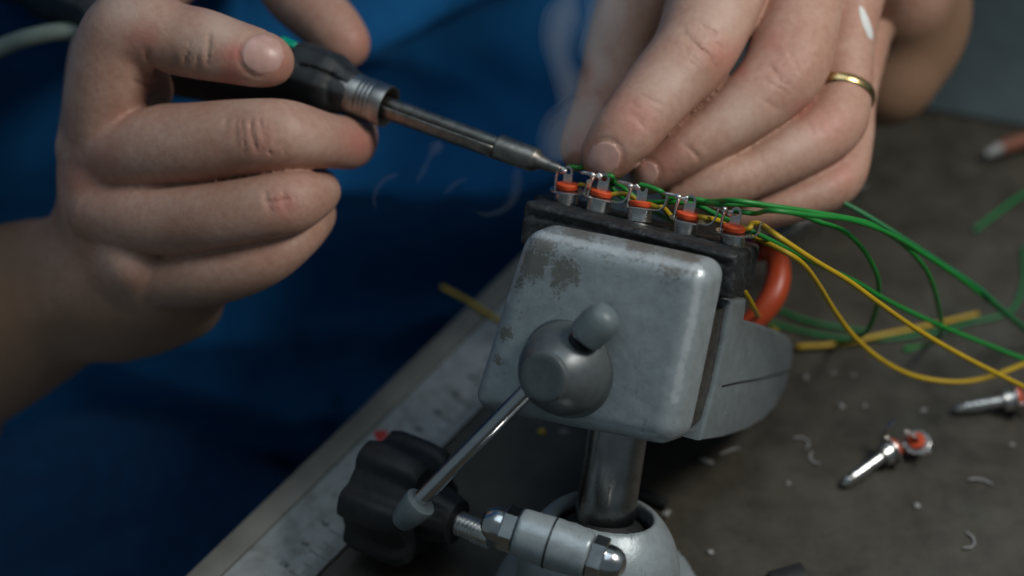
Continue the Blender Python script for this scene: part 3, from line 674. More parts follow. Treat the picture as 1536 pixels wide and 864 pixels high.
wire('yellow_wire', [P(1108, 425, .527), P(1123, 447, .530), P(1135, 470, .545), rest(1143, 482, .003), rest(1165, 498)], wr_, yw, 'short yellow wire dropping between the rear jaw and the orange pliers', 'wire', 'yellow wires')
wire('yellow_wire', [rest(1194, 520, .0028), rest(1257, 516, .0028), rest(1335, 500, .0028), rest(1394, 488, .0028), rest(1467, 471, .0028)], wr_ * 1.1, yw, 'blurred yellow wire lying on the bench across the green ones', 'wire', 'yellow wires')
wire('yellow_wire', [rest(662, 430, .0028), rest(700, 450, .0028), rest(745, 478, .0028), rest(790, 495, .0012)], wr_, yw, 'yellow wire end lying across the steel ruler behind the vise', 'wire', 'yellow wires')

# ------------------------------------------------------------------ scraps
OFF = [(1375, 760, 1.0, 'bright round pale offcut standing alone right of the loose plugs'), (1065, 829, 1.0, 'bright round pale offcut close beside the vise foot'), (1093, 676, 1.1, 'oblong pale offcut just below the rear jaw'),
       (1060, 693, 1.2, 'dull pale offcut left of the oblong one below the rear jaw'), (1209, 567, .9, 'pale round offcut just right of the rear jaw'), (1261, 609, .8, 'pale offcut midway between rear jaw and loose plugs'),
       (1297, 609, .6, 'small pale offcut right of another, above the loose plugs'), (1216, 690, .8, 'pale bent offcut left of the plug that points at the vise'), (1182, 726, .7, 'small pale offcut between vise foot and loose plug'),
       (1385, 617, .9, 'dull offcut just above the tipped-up loose plug'), (1471, 719, 1.1, 'long thin pale offcut near the right edge of the bench'), (1462, 815, .9, 'pale offcut in the lower right corner of the bench'),
       (1518, 668, .8, 'dull offcut below the rightmost loose plug'), (1250, 560, .5, 'tiny offcut under the sagging yellow wire, left of its twin'), (1280, 563, .5, 'tiny offcut under the sagging yellow wire, right of its twin'), (1210, 660, .7, 'thin pale offcut above the bent one near the vise')]
for i, (x, y, s, lb_) in enumerate(OFF):
    r_ = random.Random(90 + i); el_ = r_.uniform(.7, 2.0)
    if i in (7, 10, 11, 15, 2):
        a0 = r_.uniform(0, 6.3); L_ = (.0026 + .0022 * r_.random()); g0 = G(x, y, .0006); cu = r_.uniform(-.9, .9)
        pts = [g0 + V((math.cos(a0 + cu * t_) * L_ * t_, math.sin(a0 + cu * t_) * L_ * t_, .0004 * t_ * t_)) for t_ in (-1, -.5, 0, .5, 1)]
        o = finish('wire_clipping', tube('wire_clipping', pts, [.0003, .00042, .00042, .00042, .0003], 8), M['scrap'], None); sset(o, lb_, 'offcut', 'pale offcuts on the bench'); continue
    bit('offcut', x, y, .0, (.0012 * s * el_, .0010 * s / el_ ** .5, .0006 * s), M['scrap'], lb_, 'offcut', 'pale offcuts on the bench', 20 + i)
bit('yellow_offcut', 812, 648, 0, (.0014, .0011, .0006), M['yellow_scrap'], 'tiny yellow offcut below the front jaw, nearest the column', 'offcut', None, 50)
bit('yellow_offcut', 728, 599, 0, (.0022, .0013, .0006), M['yellow_scrap'], 'yellow offcut under the lower left corner of the front jaw', 'offcut', None, 51)
bit('pale_offcut', 846, 648, 0, (.0016, .0008, .0005), M['scrap'], 'tiny pale offcut below the front jaw beside a yellow one', 'offcut', None, 52)
bit('pale_offcut', 1000, 772, 0, (.0018, .0012, .0010), M['scrap'], 'pale offcut on the bench just right of the column', 'offcut', None, 53)
o = finish('black_offcut', tube('black_offcut', [G(955, 738, .002), G(975, 745, .0022), G(1000, 757, .002)], [.0016, .0022, .0018], 10), M['black_plastic'], None); sset(o, 'short black sleeve lying behind the vise column', 'sleeve')
o = finish('black_strip', hull8('black_strip', [G(1150, 862, .0001), G(1200, 848, .0001), G(1215, 870, .0001), G(1160, 890, .0001)], [p + V((0, 0, .002)) for p in (G(1150, 862, .0001), G(1200, 848, .0001), G(1215, 870, .0001), G(1160, 890, .0001))], .0004, 2), M['black_plastic'], None); sset(o, 'flat black piece at the bottom edge of the bench', 'offcut')
mc = [G(1300, 150, .0003), G(1760, 232, .0003), G(1900, -260, .0003), G(1300, -260, .0003)]
M['mat'] = simple('bench_mat', (.044, .064, .070), .5, 0, .15, 60, .1)
o = finish('bench_mat', hull8('bench_mat', mc, [p + V((0, 0, .002)) for p in mc], .0005, 2), M['mat'], None); sset(o, 'blue-grey mat on the bench at the far right corner', 'mat')
# loose probe at the far right
pr_ = empty('probe', G(1540, 205)); sset(pr_, 'brown handled probe with a grey tip at the far right of the bench', 'probe')
a, b = G(1478, 232, .0055), G(1500, 222, .0057)
finish('tip', tube('tip', [a, b], [.0012, .0026], 14), M['scrap'], pr_)
finish('handle', tube('handle', [b, G(1600, 190, .0065)], [.003, .0034], 16), M['brown'], pr_)
# pliers behind the rear jaw
pl = empty('pliers', G(1200, 400)); sset(pl, 'pliers with orange grips lying behind the rear jaw of the vise', 'pliers')
hz = .012
grip = spline([tuple(P(1145, 372, .575)), tuple(P(1163, 384, .573)), tuple(P(1168, 408, .570)), tuple(P(1162, 438, .567)), tuple(P(1145, 466, .566)), tuple(P(1110, 500, .567)), tuple(P(1070, 540, .568))], 6)
n = len(grip); finish('grip', tube('grip', grip, [.0030 + .0013 * math.sin(math.pi * i / (n - 1)) for i in range(n)], 18), M['orange_grip'], pl)
grip2 = spline([tuple(P(1140, 372, .575)), tuple(P(1100, 380, .585)), tuple(P(1060, 410, .59)), tuple(P(1030, 450, .595))], 6)
finish('grip', tube('grip', grip2, .0045, 16), M['orange_grip'], pl)
hd = [tuple(P(1150, 374, .577)), tuple(P(1190, 352, .585)), tuple(P(1230, 330, .592)), tuple(P(1275, 300, .60)), tuple(P(1300, 282, .605))]
finish('jaw', tube('jaw', hd, [.005, .0075, .0065, .0045, .002], 16, .55), M['steel_dark'], pl)

# ------------------------------------------------------------------ soldering iron
it = plug_pt(0, -2.6, -.8, 6.3)                                     # tip touches the first plug
ih = P(0, -52, .604); ia = (ih - it).normalized()                   # axis runs back and up through the fist
def s_at(px): # distance along the axis where it crosses a photo column
    lo, hi = 0.0, .4
    for _ in range(50):
        m_ = (lo + hi) / 2; x = px_of([tuple(it + ia * m_)])[0][0]
        lo, hi = (m_, hi) if x > px else (lo, m_)
    return lo
iron = empty('soldering_iron', it + ia * s_at(480)); sset(iron, 'black soldering iron with steel barrel, gripped in the fist, tip on the leftmost plug', 'soldering iron')
s1, s2, s3, s4, s5 = s_at(803), s_at(747), s_at(583), s_at(532), s_at(455)
finish('tip', lathe('tip', [(0, .0004), (.0002, .0012), (.0010, .0016), (.0030, .0017), (s1 * .75, .0022), (s1, .0036)], it, ia, 28), M['steel_dark'], iron)
finish('tip_sleeve', lathe('tip_sleeve', [(s1 - .0004, .0034), (s1, .0037), (s1 + .001, .0039), (s2 - .0004, .0041), (s2, .0038), (s2, .002)], it, ia, 36), M['steel_dark'], iron)
finish('heater_tube', lathe('heater_tube', [(s2 - .001, .0025), (s3 + .010, .0025)], it + camv(.15, 1, .1) * .0006, ia, 30), M['steel_dark'], iron)
# half-round heat shield under the tube
sx, sy, _ = frame_of(ia, camv(-.1, -1, .35)); vsh, fsh = [], []; KA = 14
for i in range(21):
    s = s2 + (s3 - s2 + .004) * i / 20
    for k in range(KA):
        a_ = -1.15 + 2.3 * k / (KA - 1); vsh.append(it + ia * s + (sx * math.cos(a_) + sy * math.sin(a_)) * .0041)
for i in range(20):
    for k in range(KA - 1): fsh.append((i * KA + k, i * KA + k + 1, i * KA + KA + k + 1, i * KA + KA + k))
o = finish('heat_shield', pyd('heat_shield', vsh, fsh), M['steel_dark'], iron); md = o.modifiers.new('thickness', 'SOLIDIFY'); md.thickness = .0005
cl_ = []
q = s3
cl_ = [(q + .016, .0056), (q + .0006, .0061), (q, .0063), (q, .0067), (q + .0006, .0069), (q + .0040, .0069)]
for g_ in range(4): cl_ += [(q + .0042 + g_ * .0016, .0069), (q + .0046 + g_ * .0016, .00672), (q + .0052 + g_ * .0016, .00672), (q + .0056 + g_ * .0016, .0069)]
cl_ += [(s4 + .006, .0067)]
finish('collar_tube', lathe('collar_tube', cl_, it, ia, 48, cap=False), M['steel_worn'], iron, 30)
finish('collar_back', lathe('collar_back', [(s3 + .015, .0002), (s3 + .0152, .0052)], it, ia, 32), M['black_plastic'], iron)
# moulded nose and handle
la, lb = it + ia * (s4 - .001), it + ia * (s_at(140))
nh = np.array([tuple(la), tuple(lb)]); F = Field(nh.min(0) - .024, nh.max(0) + .024, .0006); X, Y, Z = F.xyz(tuple(slice(0, k_) for k_ in F.n))
hx, hy, _ = frame_of(ia, camv(0.2, 1, .2))
rx, ry, rz = X - it.x, Y - it.y, Z - it.z
ss = rx * ia.x + ry * ia.y + rz * ia.z; uu = rx * hx.x + ry * hx.y + rz * hx.z + np.interp(ss, [0, s_at(450), s_at(380), s_at(290), s_at(190), s_at(150)], [0, 0, .0055, .0090, .0080, .002]); vv_ = rx * hy.x + ry * hy.y + rz * hy.z
hexd = np.maximum(np.abs(uu), np.maximum(np.abs(.5 * uu + .866 * vv_), np.abs(.5 * uu - .866 * vv_))); cir = np.sqrt(uu ** 2 + vv_ ** 2)
rr = np.interp(ss, [s4, s4 + .004, s4 + .0085, s4 + .010, s5, s_at(420), s_at(380), s_at(290), s_at(200), s_at(150), .30], [.0068, .0080, .0101, .0106, .0110, .0108, .0116, .0125, .0120, .0108, .0108])
f = .55 * hexd + .45 * cir * .93 - rr * .97
f = np.maximum(f, s4 - ss); f = np.maximum(f, .0063 - cir - (ss > s4 + .012) * .05); F.f = f.astype(np.float32)
F.carve([(446, 97), (470, 102), (497, 112), (512, 122), (527, 134)], 1.6, .0016, .45, .56)
F.carve([(505, 98), (499, 112), (490, 128), (492, 160)], 5, .0006, .45, .56)
v, q_ = F.mesh(); finish('nose', mesh_np('nose', v, q_), M['iron_rubber'], iron, 60)
finish('handle', lathe('handle', [(s_at(150), .0100), (s_at(130), .0106), (s_at(80), .0108), (s_at(20), .0115), (s_at(-120), .0110), (s_at(-260), .0085), (s_at(-290), .004)], it, ia, 40), M['iron_rubber'], iron)
gs = it + ia * s_at(446); gn = (camv(-.05, .75, .7)); gn = (gn - ia * gn.dot(ia)).normalized()
finish('accent', hull8('accent', [gs + gn * .0106 + ia * .006 + ia.cross(gn) * .002, gs + gn * .0106 - ia * .0006 + ia.cross(gn) * .0014, gs + gn * .0106 - ia * .0003 - ia.cross(gn) * .0012, gs + gn * .0106 + ia * .006 - ia.cross(gn) * .002], [p_ + gn * .0014 for p_ in (gs + gn * .0106 + ia * .006 + ia.cross(gn) * .002, gs + gn * .0106 - ia * .0006 + ia.cross(gn) * .0014, gs + gn * .0106 - ia * .0003 - ia.cross(gn) * .0012, gs + gn * .0106 + ia * .006 - ia.cross(gn) * .002)], .0002, 1), M['teal'], iron)
he = it + ia * s_at(-270)
cp = spline([tuple(P(-140, 135, .60)), tuple(P(-60, 100, .595)), tuple(P(0, 72, .59)), tuple(P(50, 55, .585)), tuple(P(105, 48, .585)), tuple(P(170, 62, .59)), tuple(P(220, 110, .595))], 8)
o = finish('cable', tube('cable', cp, .0032, 14), M['grey_cable'], None, 180); sset(o, 'pale grey cable passing behind the fist at the left edge', 'cable')

# ------------------------------------------------------------------ the person at the bench
def J(px, py, D, r): return (P(px, py, D), r * D / FPX)
HH = .0007
def wrinkles(c, ax, hw, n, sp, dep, D0, D1, wpx=1.7, bow=.25, seed=0):
    """fine skin folds across a joint: c centre, ax finger direction, hw half length of a fold, sp spacing (pixels)"""
    r = random.Random(seed); a = np.array(ax, float); a /= np.linalg.norm(a); t = np.array([-a[1], a[0]]); out = []
    for i in range(n):
        o = (i - (n - 1) / 2) * sp + r.uniform(-.2, .2) * sp; L = hw * r.uniform(.55, 1.0) * (1 - .25 * abs(i - (n - 1) / 2) / max(1, n / 2)); sh = r.uniform(-.25, .25) * hw
        bw = bow * (1 if i >= n / 2 else -1) * L
        out.append(([tuple(np.array(c) + a * (o + bw * (u * u - .3) + r.uniform(-.8, .8)) + t * (L * u + sh)) for u in (-1, -.5, 0, .5, 1)], wpx, dep * r.uniform(.5, 1.2), D0, D1))
    return out
def build_arm(digits, palms, folds, box_pts, pad_=.03, gap=None):
    pts = np.array([tuple(P(*b)) for b in box_pts]); F = Field(pts.min(0) - pad_, pts.max(0) + pad_, HH)
    for js, kin, kout in palms: F.chain([J(*j) for j in js], kin, kout, .016)
    for js, kin, kout in digits: F.chain([J(*j) for j in js], kin, kout, .008, gap)
    for poly, wpx, dep, D0, D1 in folds: F.carve(poly, wpx, dep, D0, D1)
    return F
# --- right hand (at the left of the picture), closed round the iron
RW = (170, 395, .560, 96)
right_palms = [
    ([(185, 400, 0.5680, 80), (30, 462, 0.5960, 128), (-120, 535, 0.6200, 150)], .010, .002),
    ([(145, 205, 0.5560, 54), (182, 300, 0.5620, 74), (185, 400, 0.5680, 80)], .012, .010),
    ([(150, 300, 0.5510, 48), (200, 360, 0.5610, 62), (185, 410, 0.5710, 78)], .012, .016),
    ([(205, 395, 0.5440, 44), (240, 425, 0.5560, 48), (160, 430, 0.5760, 80)], .012, .014),
    ([(255, 430, 0.5610, 52), (285, 455, 0.5680, 46), (200, 450, 0.5820, 80)], .012, .014),
    ([(158, 85, 0.5760, 54), (152, 200, 0.5720, 58), (175, 330, 0.5760, 76)], .012, .012),
]
right_digits = [
    # thumb lying along the near side of the handle
    ([(162, 245, 0.5510, 60), (160, 150, 0.5410, 62), (180, 62, 0.5340, 61), (212, 44, 0.5320, 60), (262, 58, 0.5300, 51), (302, 66, 0.5285, 50), (340, 76, 0.5280, 46), (385, 88, 0.5280, 42), (405, 93, 0.5290, 35)], .010, .007),
    # web of skin between thumb and hand
    ([(215, 110, 0.5480, 34), (235, 140, 0.5560, 22), (180, 160, 0.5510, 50)], .012, .006),
    # forefinger over the far side
    ([(180, 20, 0.5960, 55), (290, -60, 0.6060, 46), (390, -66, 0.6020, 46), (446, -6, 0.5920, 46), (490, 34, 0.5860, 43), (517, 66, 0.5840, 38)], .006, .0007),
    # middle finger beneath the handle
    ([(140, 222, 0.5500, 56), (205, 223, 0.5420, 65), (290, 219, 0.5340, 63), (360, 210, 0.5300, 60), (408, 206, 0.5280, 57), (446, 209, 0.5320, 51), (490, 214, 0.5440, 42), (525, 214, 0.5560, 37), (535, 196, 0.5680, 29)], .007, .0008),
    # ring finger
    ([(150, 322, 0.5460, 46), (230, 330, 0.5380, 54), (330, 322, 0.5300, 54), (415, 307, 0.5270, 52), (448, 298, 0.5310, 46), (474, 290, 0.5420, 36), (478, 280, 0.5610, 31)], .007, .0008),
    # little finger
    ([(245, 420, 0.5460, 42), (320, 408, 0.5400, 48), (390, 384, 0.5360, 46), (440, 350, 0.5380, 40), (472, 322, 0.5480, 32), (478, 305, 0.5610, 27)], .007, .0008),
]
right_folds = [
    ([(376, 178), (377, 200), (382, 218), (388, 232)], 2.2, .0006, .46, .545), ([(391, 172), (391, 196), (396, 212)], 2.0, .0004, .46, .545), ([(412, 176), (414, 200), (412, 222)], 2.2, .0003, .46, .545),
    ([(355, 172), (352, 200), (356, 225)], 3, .0003, .46, .545), ([(340, 170), (338, 196)], 3, .0003, .46, .545), ([(400, 226), (408, 232)], 1.5, .0005, .46, .545),
    ([(398, 284), (399, 298), (404, 312), (408, 322)], 2.0, .0006, .46, .545), ([(424, 282), (425, 300), (428, 318)], 1.8, .0006, .46, .545), ([(396, 304), (420, 302), (440, 296)], 2.0, .0006, .46, .545),
    ([(314, 48), (313, 66), (311, 84), (312, 96)], 2.2, .0008, .46, .545), ([(284, 74), (278, 92), (277, 104)], 3, .0007, .46, .545), ([(300, 80), (296, 96), (298, 106)], 3, .0005, .46, .545), ([(262, 82), (258, 100)], 4, .0005, .46, .545),
    ([(219, 74), (224, 90), (234, 104), (246, 112)], 3.6, .0012, .46, .57), ([(198, 120), (210, 126), (226, 128), (236, 122)], 3, .0008, .46, .57),
    ([(178, 118), (184, 124)], 3, .0006, .46, .57),
]
right_folds += wrinkles((392, 205), (1, -.05), 36, 9, 8.5, .00034, .46, .55, 1.7, .12, 1) + wrinkles((420, 304), (1, -.2), 28, 7, 8, .00032, .46, .55, 1.7, .12, 2) + wrinkles((302, 78), (1, .2), 30, 8, 7.5, .00034, .46, .55, 1.8, -.12, 3) + wrinkles((402, 380), (1, -.4), 24, 5, 8, .0003, .46, .56, 1.7, .1, 4) + wrinkles((352, 78), (1, .15), 30, 3, 8, .00022, .46, .55, 1.5, -.2, 5)
BR = [(-150, 100, .5), (-150, 700, .62), (560, -110, .60), (560, 480, .5), (60, -60, .61), (-150, 400, .66), (-190, 760, .66), (-190, 330, .66)]
FR = build_arm(right_digits, right_palms, right_folds, BR, .012, (.016, .0014))
# --- left hand (at the right), steadying the wire
left_palms = [
    ([(1105, -150, 0.5580, 70), (1230, -150, 0.5860, 80), (1335, -70, 0.6240, 86), (1400, -260, 0.6710, 98), (1450, -420, 0.7110, 118)], .014, .002),
    ([(1225, -140, 0.5500, 66), (1320, -60, 0.6060, 84), (1345, 30, 0.6260, 80)], .014, .014),
    ([(1318, -60, 0.5660, 54), (1345, 0, 0.6010, 66), (1340, 60, 0.6210, 76)], .014, .014),
    ([(1328, 120, 0.6180, 70), (1352, 20, 0.6280, 78), (1375, -120, 0.6510, 82)], .014, .014),
    ([(1010, -120, 0.5860, 62), (1130, -160, 0.5910, 70), (1300, -90, 0.6210, 80)], .014, .014),
]
left_digits = [
    # thumb behind the forefinger
    ([(1020, -120, .588, 60), (968, -30, .588, 58), (936, 50, .584, 50), (918, 105, .578, 44), (902, 155, .568, 40), (882, 205, .556, 36), (872, 228, .551, 30)], .006, .0008),
    # forefinger
    ([(1115, -150, .568, 72), (1085, -30, .552, 78), (1062, 35, .543, 68), (1038, 86, .536, 63), (997, 132, .531, 57), (958, 176, .527, 51), (933, 206, .5255, 46), (908, 236, .5265, 37)], .006, .0008),
    # middle finger
    ([(1222, -130, .568, 66), (1203, -20, .558, 64), (1188, 58, .549, 66), (1172, 112, .543, 64), (1122, 160, .538, 55), (1070, 200, .536, 49), (1026, 228, .5355, 45), (980, 258, .537, 37)], .006, .0008),
    # ring finger
    ([(1285, -60, .572, 54), (1264, 50, .564, 48), (1258, 130, .556, 48), (1242, 190, .549, 53), (1190, 226, .544, 49), (1130, 254, .541, 45), (1075, 274, .538, 41), (1020, 292, .540, 33)], .006, .0008),
    # little finger
    ([(1300, 20, .592, 44), (1276, 140, .573, 38), (1270, 210, .562, 38), (1250, 266, .553, 42), (1195, 294, .549, 37), (1140, 310, .548, 33), (1095, 320, .549, 27)], .006, .0008),
]
left_folds = [
    ([(1031, 56), (1044, 68), (1060, 82), (1070, 96), (1078, 104)], 2.2, .0006, .47, .545), ([(1050, 38), (1066, 46), (1078, 52)], 2.0, .0006, .47, .545), ([(1062, 60), (1076, 66), (1090, 76)], 2.0, .0005, .47, .545), ([(1085, 40), (1096, 58), (1098, 78)], 3, .0004, .47, .545), ([(1024, 40), (1030, 54)], 3, .0004, .47, .545),
    ([(962, 142), (976, 150), (990, 158)], 2, .0004, .47, .545), ([(940, 165), (958, 180), (972, 198)], 2.5, .0003, .47, .545),
    ([(1020, 213), (1030, 220), (1042, 231), (1050, 242)], 2.2, .0006, .47, .555), ([(1150, 92), (1162, 108), (1172, 124)], 2.2, .0004, .47, .555), ([(1180, 75), (1192, 95), (1200, 112)], 2.2, .0004, .47, .555), ([(1144, 150), (1160, 160), (1172, 166)], 2.5, .0003, .47, .555),
    ([(1205, 175), (1215, 190), (1222, 205)], 2.2, .0004, .48, .565), ([(1228, 160), (1240, 176), (1246, 190)], 2.2, .0003, .48, .565),
]
left_folds += wrinkles((1052, 66), (-.5, .86), 38, 9, 8.5, .00034, .47, .565, 1.7, .14, 6) + wrinkles((1180, 104), (-.5, .86), 36, 8, 8.5, .00032, .47, .57, 1.7, .14, 7) + wrinkles((1240, 180), (-.4, .9), 30, 7, 8, .0003, .48, .575, 1.7, .14, 8) + wrinkles((962, 172), (-.65, .76), 30, 6, 7, .00026, .47, .56, 1.6, .1, 9) + wrinkles((1040, 222), (-.8, .6), 26, 5, 7, .00026, .47, .56, 1.6, .1, 10) + wrinkles((1258, 258), (-.6, .8), 22, 5, 7, .00028, .48, .58, 1.6, .1, 11)
BL = [(840, 260, .57), (1480, -300, .71), (1000, -220, .52), (1300, 340, .50), (860, 100, .62), (1100, 340, .57)]
FL = build_arm(left_digits, left_palms, left_folds, BL, .012, (.018, .0015))

def nail_px(F, D0, c, ax, hl, hw, mat, parent, name='fingernail'):
    """a nail plate laid on the fingertip: c centre, ax direction to the free edge, half length and half width in pixels"""
    ax = np.array(ax, float); ax /= np.linalg.norm(ax); si = np.array([-ax[1], ax[0]]); K, R = 40, 12; uv = [(0, 0)]
    for r in range(1, R + 1):
        for k in range(K):
            a = 2 * math.pi * k / K; ca, sa = math.cos(a), math.sin(a); e = .72 if ca > 0 else .9
            uv.append((math.copysign(abs(ca) ** e, ca) * r / R, math.copysign(abs(sa) ** .8, sa) * r / R))
    uv = np.array(uv); pxs = np.array(c) + uv[:, :1] * hl * ax + uv[:, 1:] * hw * si
    rays = np.array([tuple(AX * ((x - 768) / FPX) + AU * ((432 - y) / FPX) + AF) for x, y in pxs])
    D = np.full(len(rays), D0)
    for _ in range(60): D = D + np.clip(F.at(np.array(CAM) + rays * D[:, None]), -.002, .002) * .7
    p = np.array(CAM) + rays * D[:, None]; g = np.zeros_like(p)
    for i in range(3):
        e = np.zeros(3); e[i] = F.h * 2; g[:, i] = F.at(p + e) - F.at(p - e)
    g = g / np.linalg.norm(g, axis=1)[:, None]; g = .5 * g + .5 * g.mean(0); g /= np.linalg.norm(g, axis=1)[:, None]
    rad = np.sqrt((uv ** 2).sum(1)).clip(0, 1); lift = np.where(rad > .93, -.00030, .00014) + .0001 * (1 - rad)
    top = p + g * lift[:, None]; bot = p - g * .0008; n = len(uv); f = []
    for off in (0, n):
        for k in range(K): f.append((off, off + 1 + k, off + 1 + (k + 1) % K))
        for r in range(1, R):
            for k in range(K): f.append((off + 1 + (r - 1) * K + k, off + 1 + r * K + k, off + 1 + r * K + (k + 1) % K, off + 1 + (r - 1) * K + (k + 1) % K))
    for k in range(K): f.append((1 + (R - 1) * K + k, n + 1 + (R - 1) * K + k, n + 1 + (R - 1) * K + (k + 1) % K, 1 + (R - 1) * K + (k + 1) % K))
    return finish(name, pyd(name, list(map(tuple, top)) + list(map(tuple, bot)), f), mat, parent, 60)
def ring_poly(c, ax, hl, hw, k0=0.0, k1=6.283, n=30):
    ax = np.array(ax, float); ax /= np.linalg.norm(ax); si = np.array([-ax[1], ax[0]])
    return [tuple(np.array(c) + hl * math.cos(a) * ax + hw * math.sin(a) * si) for a in np.linspace(k0, k1, n)]
NAILS = [(FR, .50, (394, 82), (1, .10), 35, 32), (FL, .485, (906, 238), (-.62, .78), 29, 26), (FL, .495, (966, 262), (-.80, .60), 25, 20)]
for F_, D0, c, ax, hl, hw in NAILS: F_.carve(ring_poly(c, ax, hl * 1.05, hw * 1.06, 1.3, 5.0), 2.4, .00045, D0 - .04, D0 + .045)

RED = [(352, 80, 20, .75), (345, 110, 22, .5), (412, 92, 22, .30), (395, 210, 30, .25), (540, 215, 26, .45), (425, 305, 24, .40), (120, 268, 20, .3), (540, 70, 30, .25), (215, 58, 24, .25), (235, 130, 22, .3), (160, 230, 30, .2),
       (1080, 80, 28, .32), (955, 175, 34, .34), (920, 250, 24, .2), (1180, 110, 34, .22), (1240, 190, 36, .28), (1000, 245, 34, .25), (1265, 262, 24, .25), (1110, 105, 14, .4), (1205, 165, 20, .35), (1160, 60, 20, .3), (870, 215, 26, .25)]
PALE = [(330, 40, 30, .5), (300, 70, 24, .4), (185, 15, 30, .4), (1080, 20, 40, .4), (1000, 120, 36, .45), (1110, 170, 36, .4), (1195, 215, 30, .3), (380, 140, 18, .3), (470, 215, 26, .3), (320, 105, 14, .4)]
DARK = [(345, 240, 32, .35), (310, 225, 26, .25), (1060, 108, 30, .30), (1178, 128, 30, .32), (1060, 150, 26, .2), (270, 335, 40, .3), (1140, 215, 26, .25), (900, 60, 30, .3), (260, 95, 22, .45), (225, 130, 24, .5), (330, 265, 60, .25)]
vs, fs, base_ = [], [], 0
for F_ in (FR, FL):
    v, f = F_.mesh(); v = relax(v, f, 3); v = soften(v, f, SEAMS); vs.append(v); fs.append(f + base_); base_ += len(v)
# shoulders, upper arms and trunk under the clothes, coarse
def trunk(inflate, h, arms, hem):
    cs_ = np.array([tuple(B(a_, b_, z0)) for a_ in (-.20, .66) for b_ in (-.16, .44) for z0 in (-.46, .50)]); F = Field(cs_.min(0), cs_.max(0), h)
    i = inflate
    spine = [(.25, .28, -.30, .12), (.25, .245, -.05, .110), (.25, .245, .14, .115), (.25, .235, .34, .10)]
    for off, back in ((-.135, .092), (-.045, .012), (.045, -.035), (.135, -.035), (.22, .0)):
        F.chain([(B(e + off, n + back, z), r + i) for e, n, z, r in spine], .03, .06, .06)
    er = P(-200, 575, .615); sr = B(.045, .34, .37); elb = P(1470, -470, .68); sl2 = B(.485, .28, .37)
    for el_, sh in ((er, sr), (elb, sl2)):
        m = sh.lerp(el_, arms)
        F.chain([(B(.27, .28, .33), .095 + i), (sh, .062 + i), (m, .050 + i)], .03, .05, .05)
    return F
FB = trunk(0, .006, 1.0, 0); v, f = FB.mesh(); vs.append(v); fs.append(f + base_); base_ += len(v)
bv, bf = np.concatenate(vs), np.concatenate(fs)
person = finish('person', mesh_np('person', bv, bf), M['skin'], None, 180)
sset(person, 'seated person in a blue shirt, fist round the soldering iron, other hand holding a wire', 'person')
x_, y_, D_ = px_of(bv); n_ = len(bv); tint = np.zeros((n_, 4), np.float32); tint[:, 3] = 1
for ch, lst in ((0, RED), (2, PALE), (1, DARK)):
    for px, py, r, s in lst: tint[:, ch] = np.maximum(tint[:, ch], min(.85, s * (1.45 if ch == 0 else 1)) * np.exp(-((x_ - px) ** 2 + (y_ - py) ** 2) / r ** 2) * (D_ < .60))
# sun-browned forearms and wrists; shade over forearm and lower fist painted in too
tan_shade = np.clip((150 - x_) / 130, 0, 1) * np.clip((y_ - 290 + (x_ < 30) * 60) / 60, 0, 1) * (x_ < 300); tan_shade = np.maximum(tan_shade, np.clip((y_ - 400) / 90, 0, 1) * (x_ < 420))
tan_shade = np.maximum(tan_shade, np.clip((D_ - .574) / .02, 0, 1) * (x_ > 1240)); tint[:, 1] = np.maximum(tint[:, 1], .95 * tan_shade)
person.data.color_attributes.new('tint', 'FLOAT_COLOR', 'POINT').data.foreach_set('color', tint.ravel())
for F_, D0, c, ax, hl, hw in NAILS: nail_px(F_, D0, c, ax, hl, hw, M['nail'], person)
# ring on the ring finger
ra, rb = P(1264, 50, .564), P(1246, 190, .549); rcen = P(1258, 143, .5548); rax = (rb - ra).normalized()
rprof = []
for k in range(14):
    a = 2 * math.pi * k / 14; rprof.append((.0017 * math.cos(a), .0112 + .0006 * math.sin(a)))
rprof.append(rprof[0])
finish('ring', lathe('ring', rprof, rcen, rax, 64, cap=False), M['gold'], person, 60)
# shirt
FS = trunk(.010, .0045, .78, 0); v, f = FS.mesh()
keep = v[:, 2] > -.30
nrm = vert_normals(v, f)
rel = v - np.array(E0); e_ = rel @ np.array(EE); nn_ = rel @ np.array(EN); z_ = v[:, 2]
fold = np.zeros(len(v))
for a, b, c, ph, am in ((26, 9, 60, 0.3, .0120), (12, -16, 95, 1.7, .0085), (40, 20, 38, 2.2, .0085), (-22, 30, 75, 4.0, .0045)):
    q_ = a * e_ + b * nn_ + c * z_ + ph + 1.3 * np.sin(11 * e_ + 7 * z_ + ph) + .7 * np.sin(23 * z_ - 9 * e_); fold += am * (1 - np.abs(np.sin(q_ * .5))) ** 1.5 * 2
v = v + nrm * (fold * np.clip((.22 - z_) / .2, .25, 1.6) * np.clip((e_ - .09) / .12, .12, 1))[:, None]
shirt = finish('shirt', mesh_np('shirt', v, f), M['cloth'], person, 180)
# trousers
tq = []
cs_ = np.array([tuple(B(a_, b_, z0)) for a_ in (-.20, .66) for b_ in (-.44, .44) for z0 in (-.46, -.05)]); FT = Field(cs_.min(0), cs_.max(0), .006)
for e0, e1 in ((.12, .02), (.37, .42)): FT.chain([(B(e0, .26, -.24), .10), (B(e1, -.02, -.235), .088), (B(e1, -.30, -.25), .07)], .03, .05, .05)
FT.chain([(B(.17, .27, -.26), .115), (B(.37, .27, -.26), .115)], .03, .05, .05)
v, f = FT.mesh(); nr_ = vert_normals(v, f); rl_ = v - np.array(E0); ee_ = rl_ @ np.array(EE); en_ = rl_ @ np.array(EN)
v = v + nr_ * (.007 * (1 - np.abs(np.sin(18 * ee_ + 34 * en_ + 1.2 * np.sin(20 * ee_)))) ** 1.5 + .005 * np.sin(40 * ee_ - 22 * en_))[:, None]
finish('trousers', mesh_np('trousers', v, f), M['trousers'], person, 180)


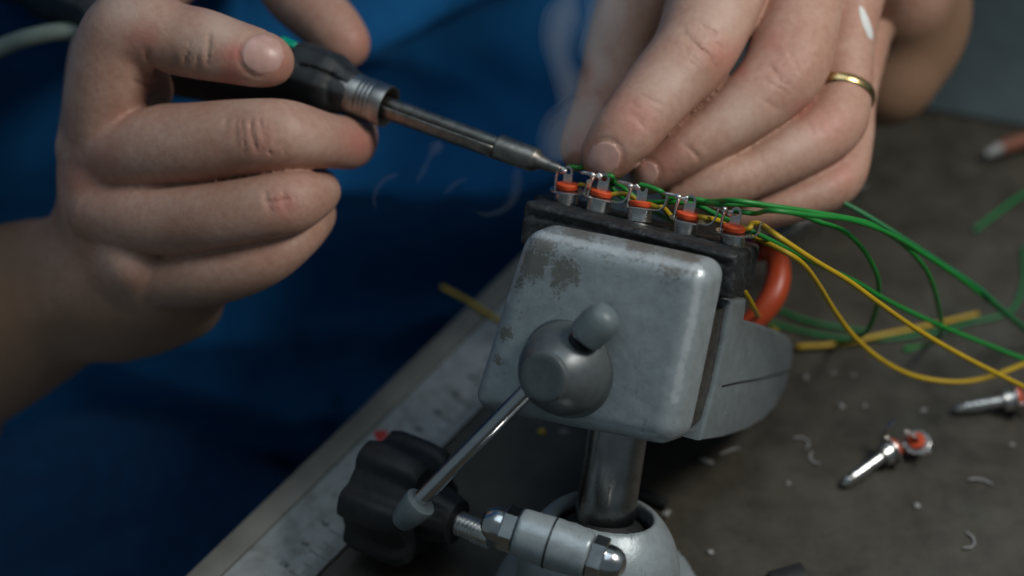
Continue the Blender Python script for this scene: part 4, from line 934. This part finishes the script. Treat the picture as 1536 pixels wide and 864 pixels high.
# narrow white strip on the edge of the hand
M['white_strip'] = simple('white_strip', (.72, .74, .72), .6, 0, .05, 300, .1)
nail_px(FL, .52, (1299, 34), (.33, .94), 30, 6, M['white_strip'], person, 'white_strip')

# ------------------------------------------------------------------ flux smoke
def smoke_material():
    m = bpy.data.materials.new('smoke'); m.use_nodes = True; t = m.node_tree; t.nodes.clear()
    o = t.nodes.new('ShaderNodeOutputMaterial'); v = t.nodes.new('ShaderNodeVolumePrincipled'); v.inputs['Color'].default_value = (.80, .88, .92, 1); v.inputs['Anisotropy'].default_value = .2
    v.inputs['Density'].default_value = 8.5
    t.links.new(v.outputs[0], o.inputs['Volume']); return m
SM = smoke_material()
WISP = [
    ([(846, 246), (838, 228), (845, 200), (862, 180), (884, 158), (893, 130)], .505, .500, [1, 2.4, 2.8, 2.6, 2.0, .5]),
    ([(838, 232), (826, 212), (838, 190), (850, 168), (854, 130), (842, 95), (838, 55), (850, 10), (870, -40)], .508, .515, [.5, 1.4, 1.6, 1.5, 2.2, 2.0, 2.6, 3.0, 3.2]),
    ([(872, 150), (900, 110), (890, 70), (905, 20), (930, -30)], .512, .52, [.4, 1.6, 2.4, 3.0, 3.0]),
    ([(660, 208), (655, 220), (645, 236), (634, 258), (622, 280)], .515, .52, [.5, 1.5, .7, .8, .5]),
    ([(566, 322), (561, 298), (570, 276), (588, 264), (606, 262)], .53, .53, [.4, .7, .8, .8, .3]),
    ([(660, 296), (676, 282), (688, 272), (706, 268)], .52, .52, [.3, .7, .7, .3]),
    ([(700, 312), (730, 322), (758, 312), (772, 292), (776, 262), (768, 240)], .515, .51, [.3, .7, .9, 1.1, 1.2, .4]),
]
for shell in (2.6, 1.9, 1.25, .65):                                 # thinner towards the rim: four nested puffs of the same air
    bm = bmesh.new()
    for pts_, d0, d1, rr_ in WISP:
        k = len(pts_); path = spline([(*P(x, y, d0 + (d1 - d0) * i / (k - 1)), rr_[i] * (.0013 if pts_[0][0] > 800 else .0008)) for i, (x, y) in enumerate(pts_)], 8); nq = len(path)
        me = tube('smoke_wisp', [q[:3] for q in path], [max(q[3] * shell * min(1, 6 * i / nq + .1, 6 * (nq - 1 - i) / nq + .05), .00008) for i, q in enumerate(path)], 14, .7); bm.from_mesh(me); bpy.data.meshes.remove(me)
    me = bpy.data.meshes.new('smoke'); bm.to_mesh(me); bm.free()
    sset(finish('smoke', me, SM, None, 180), 'thin pale smoke wisps rising from the iron tip', 'smoke', None, 'stuff')
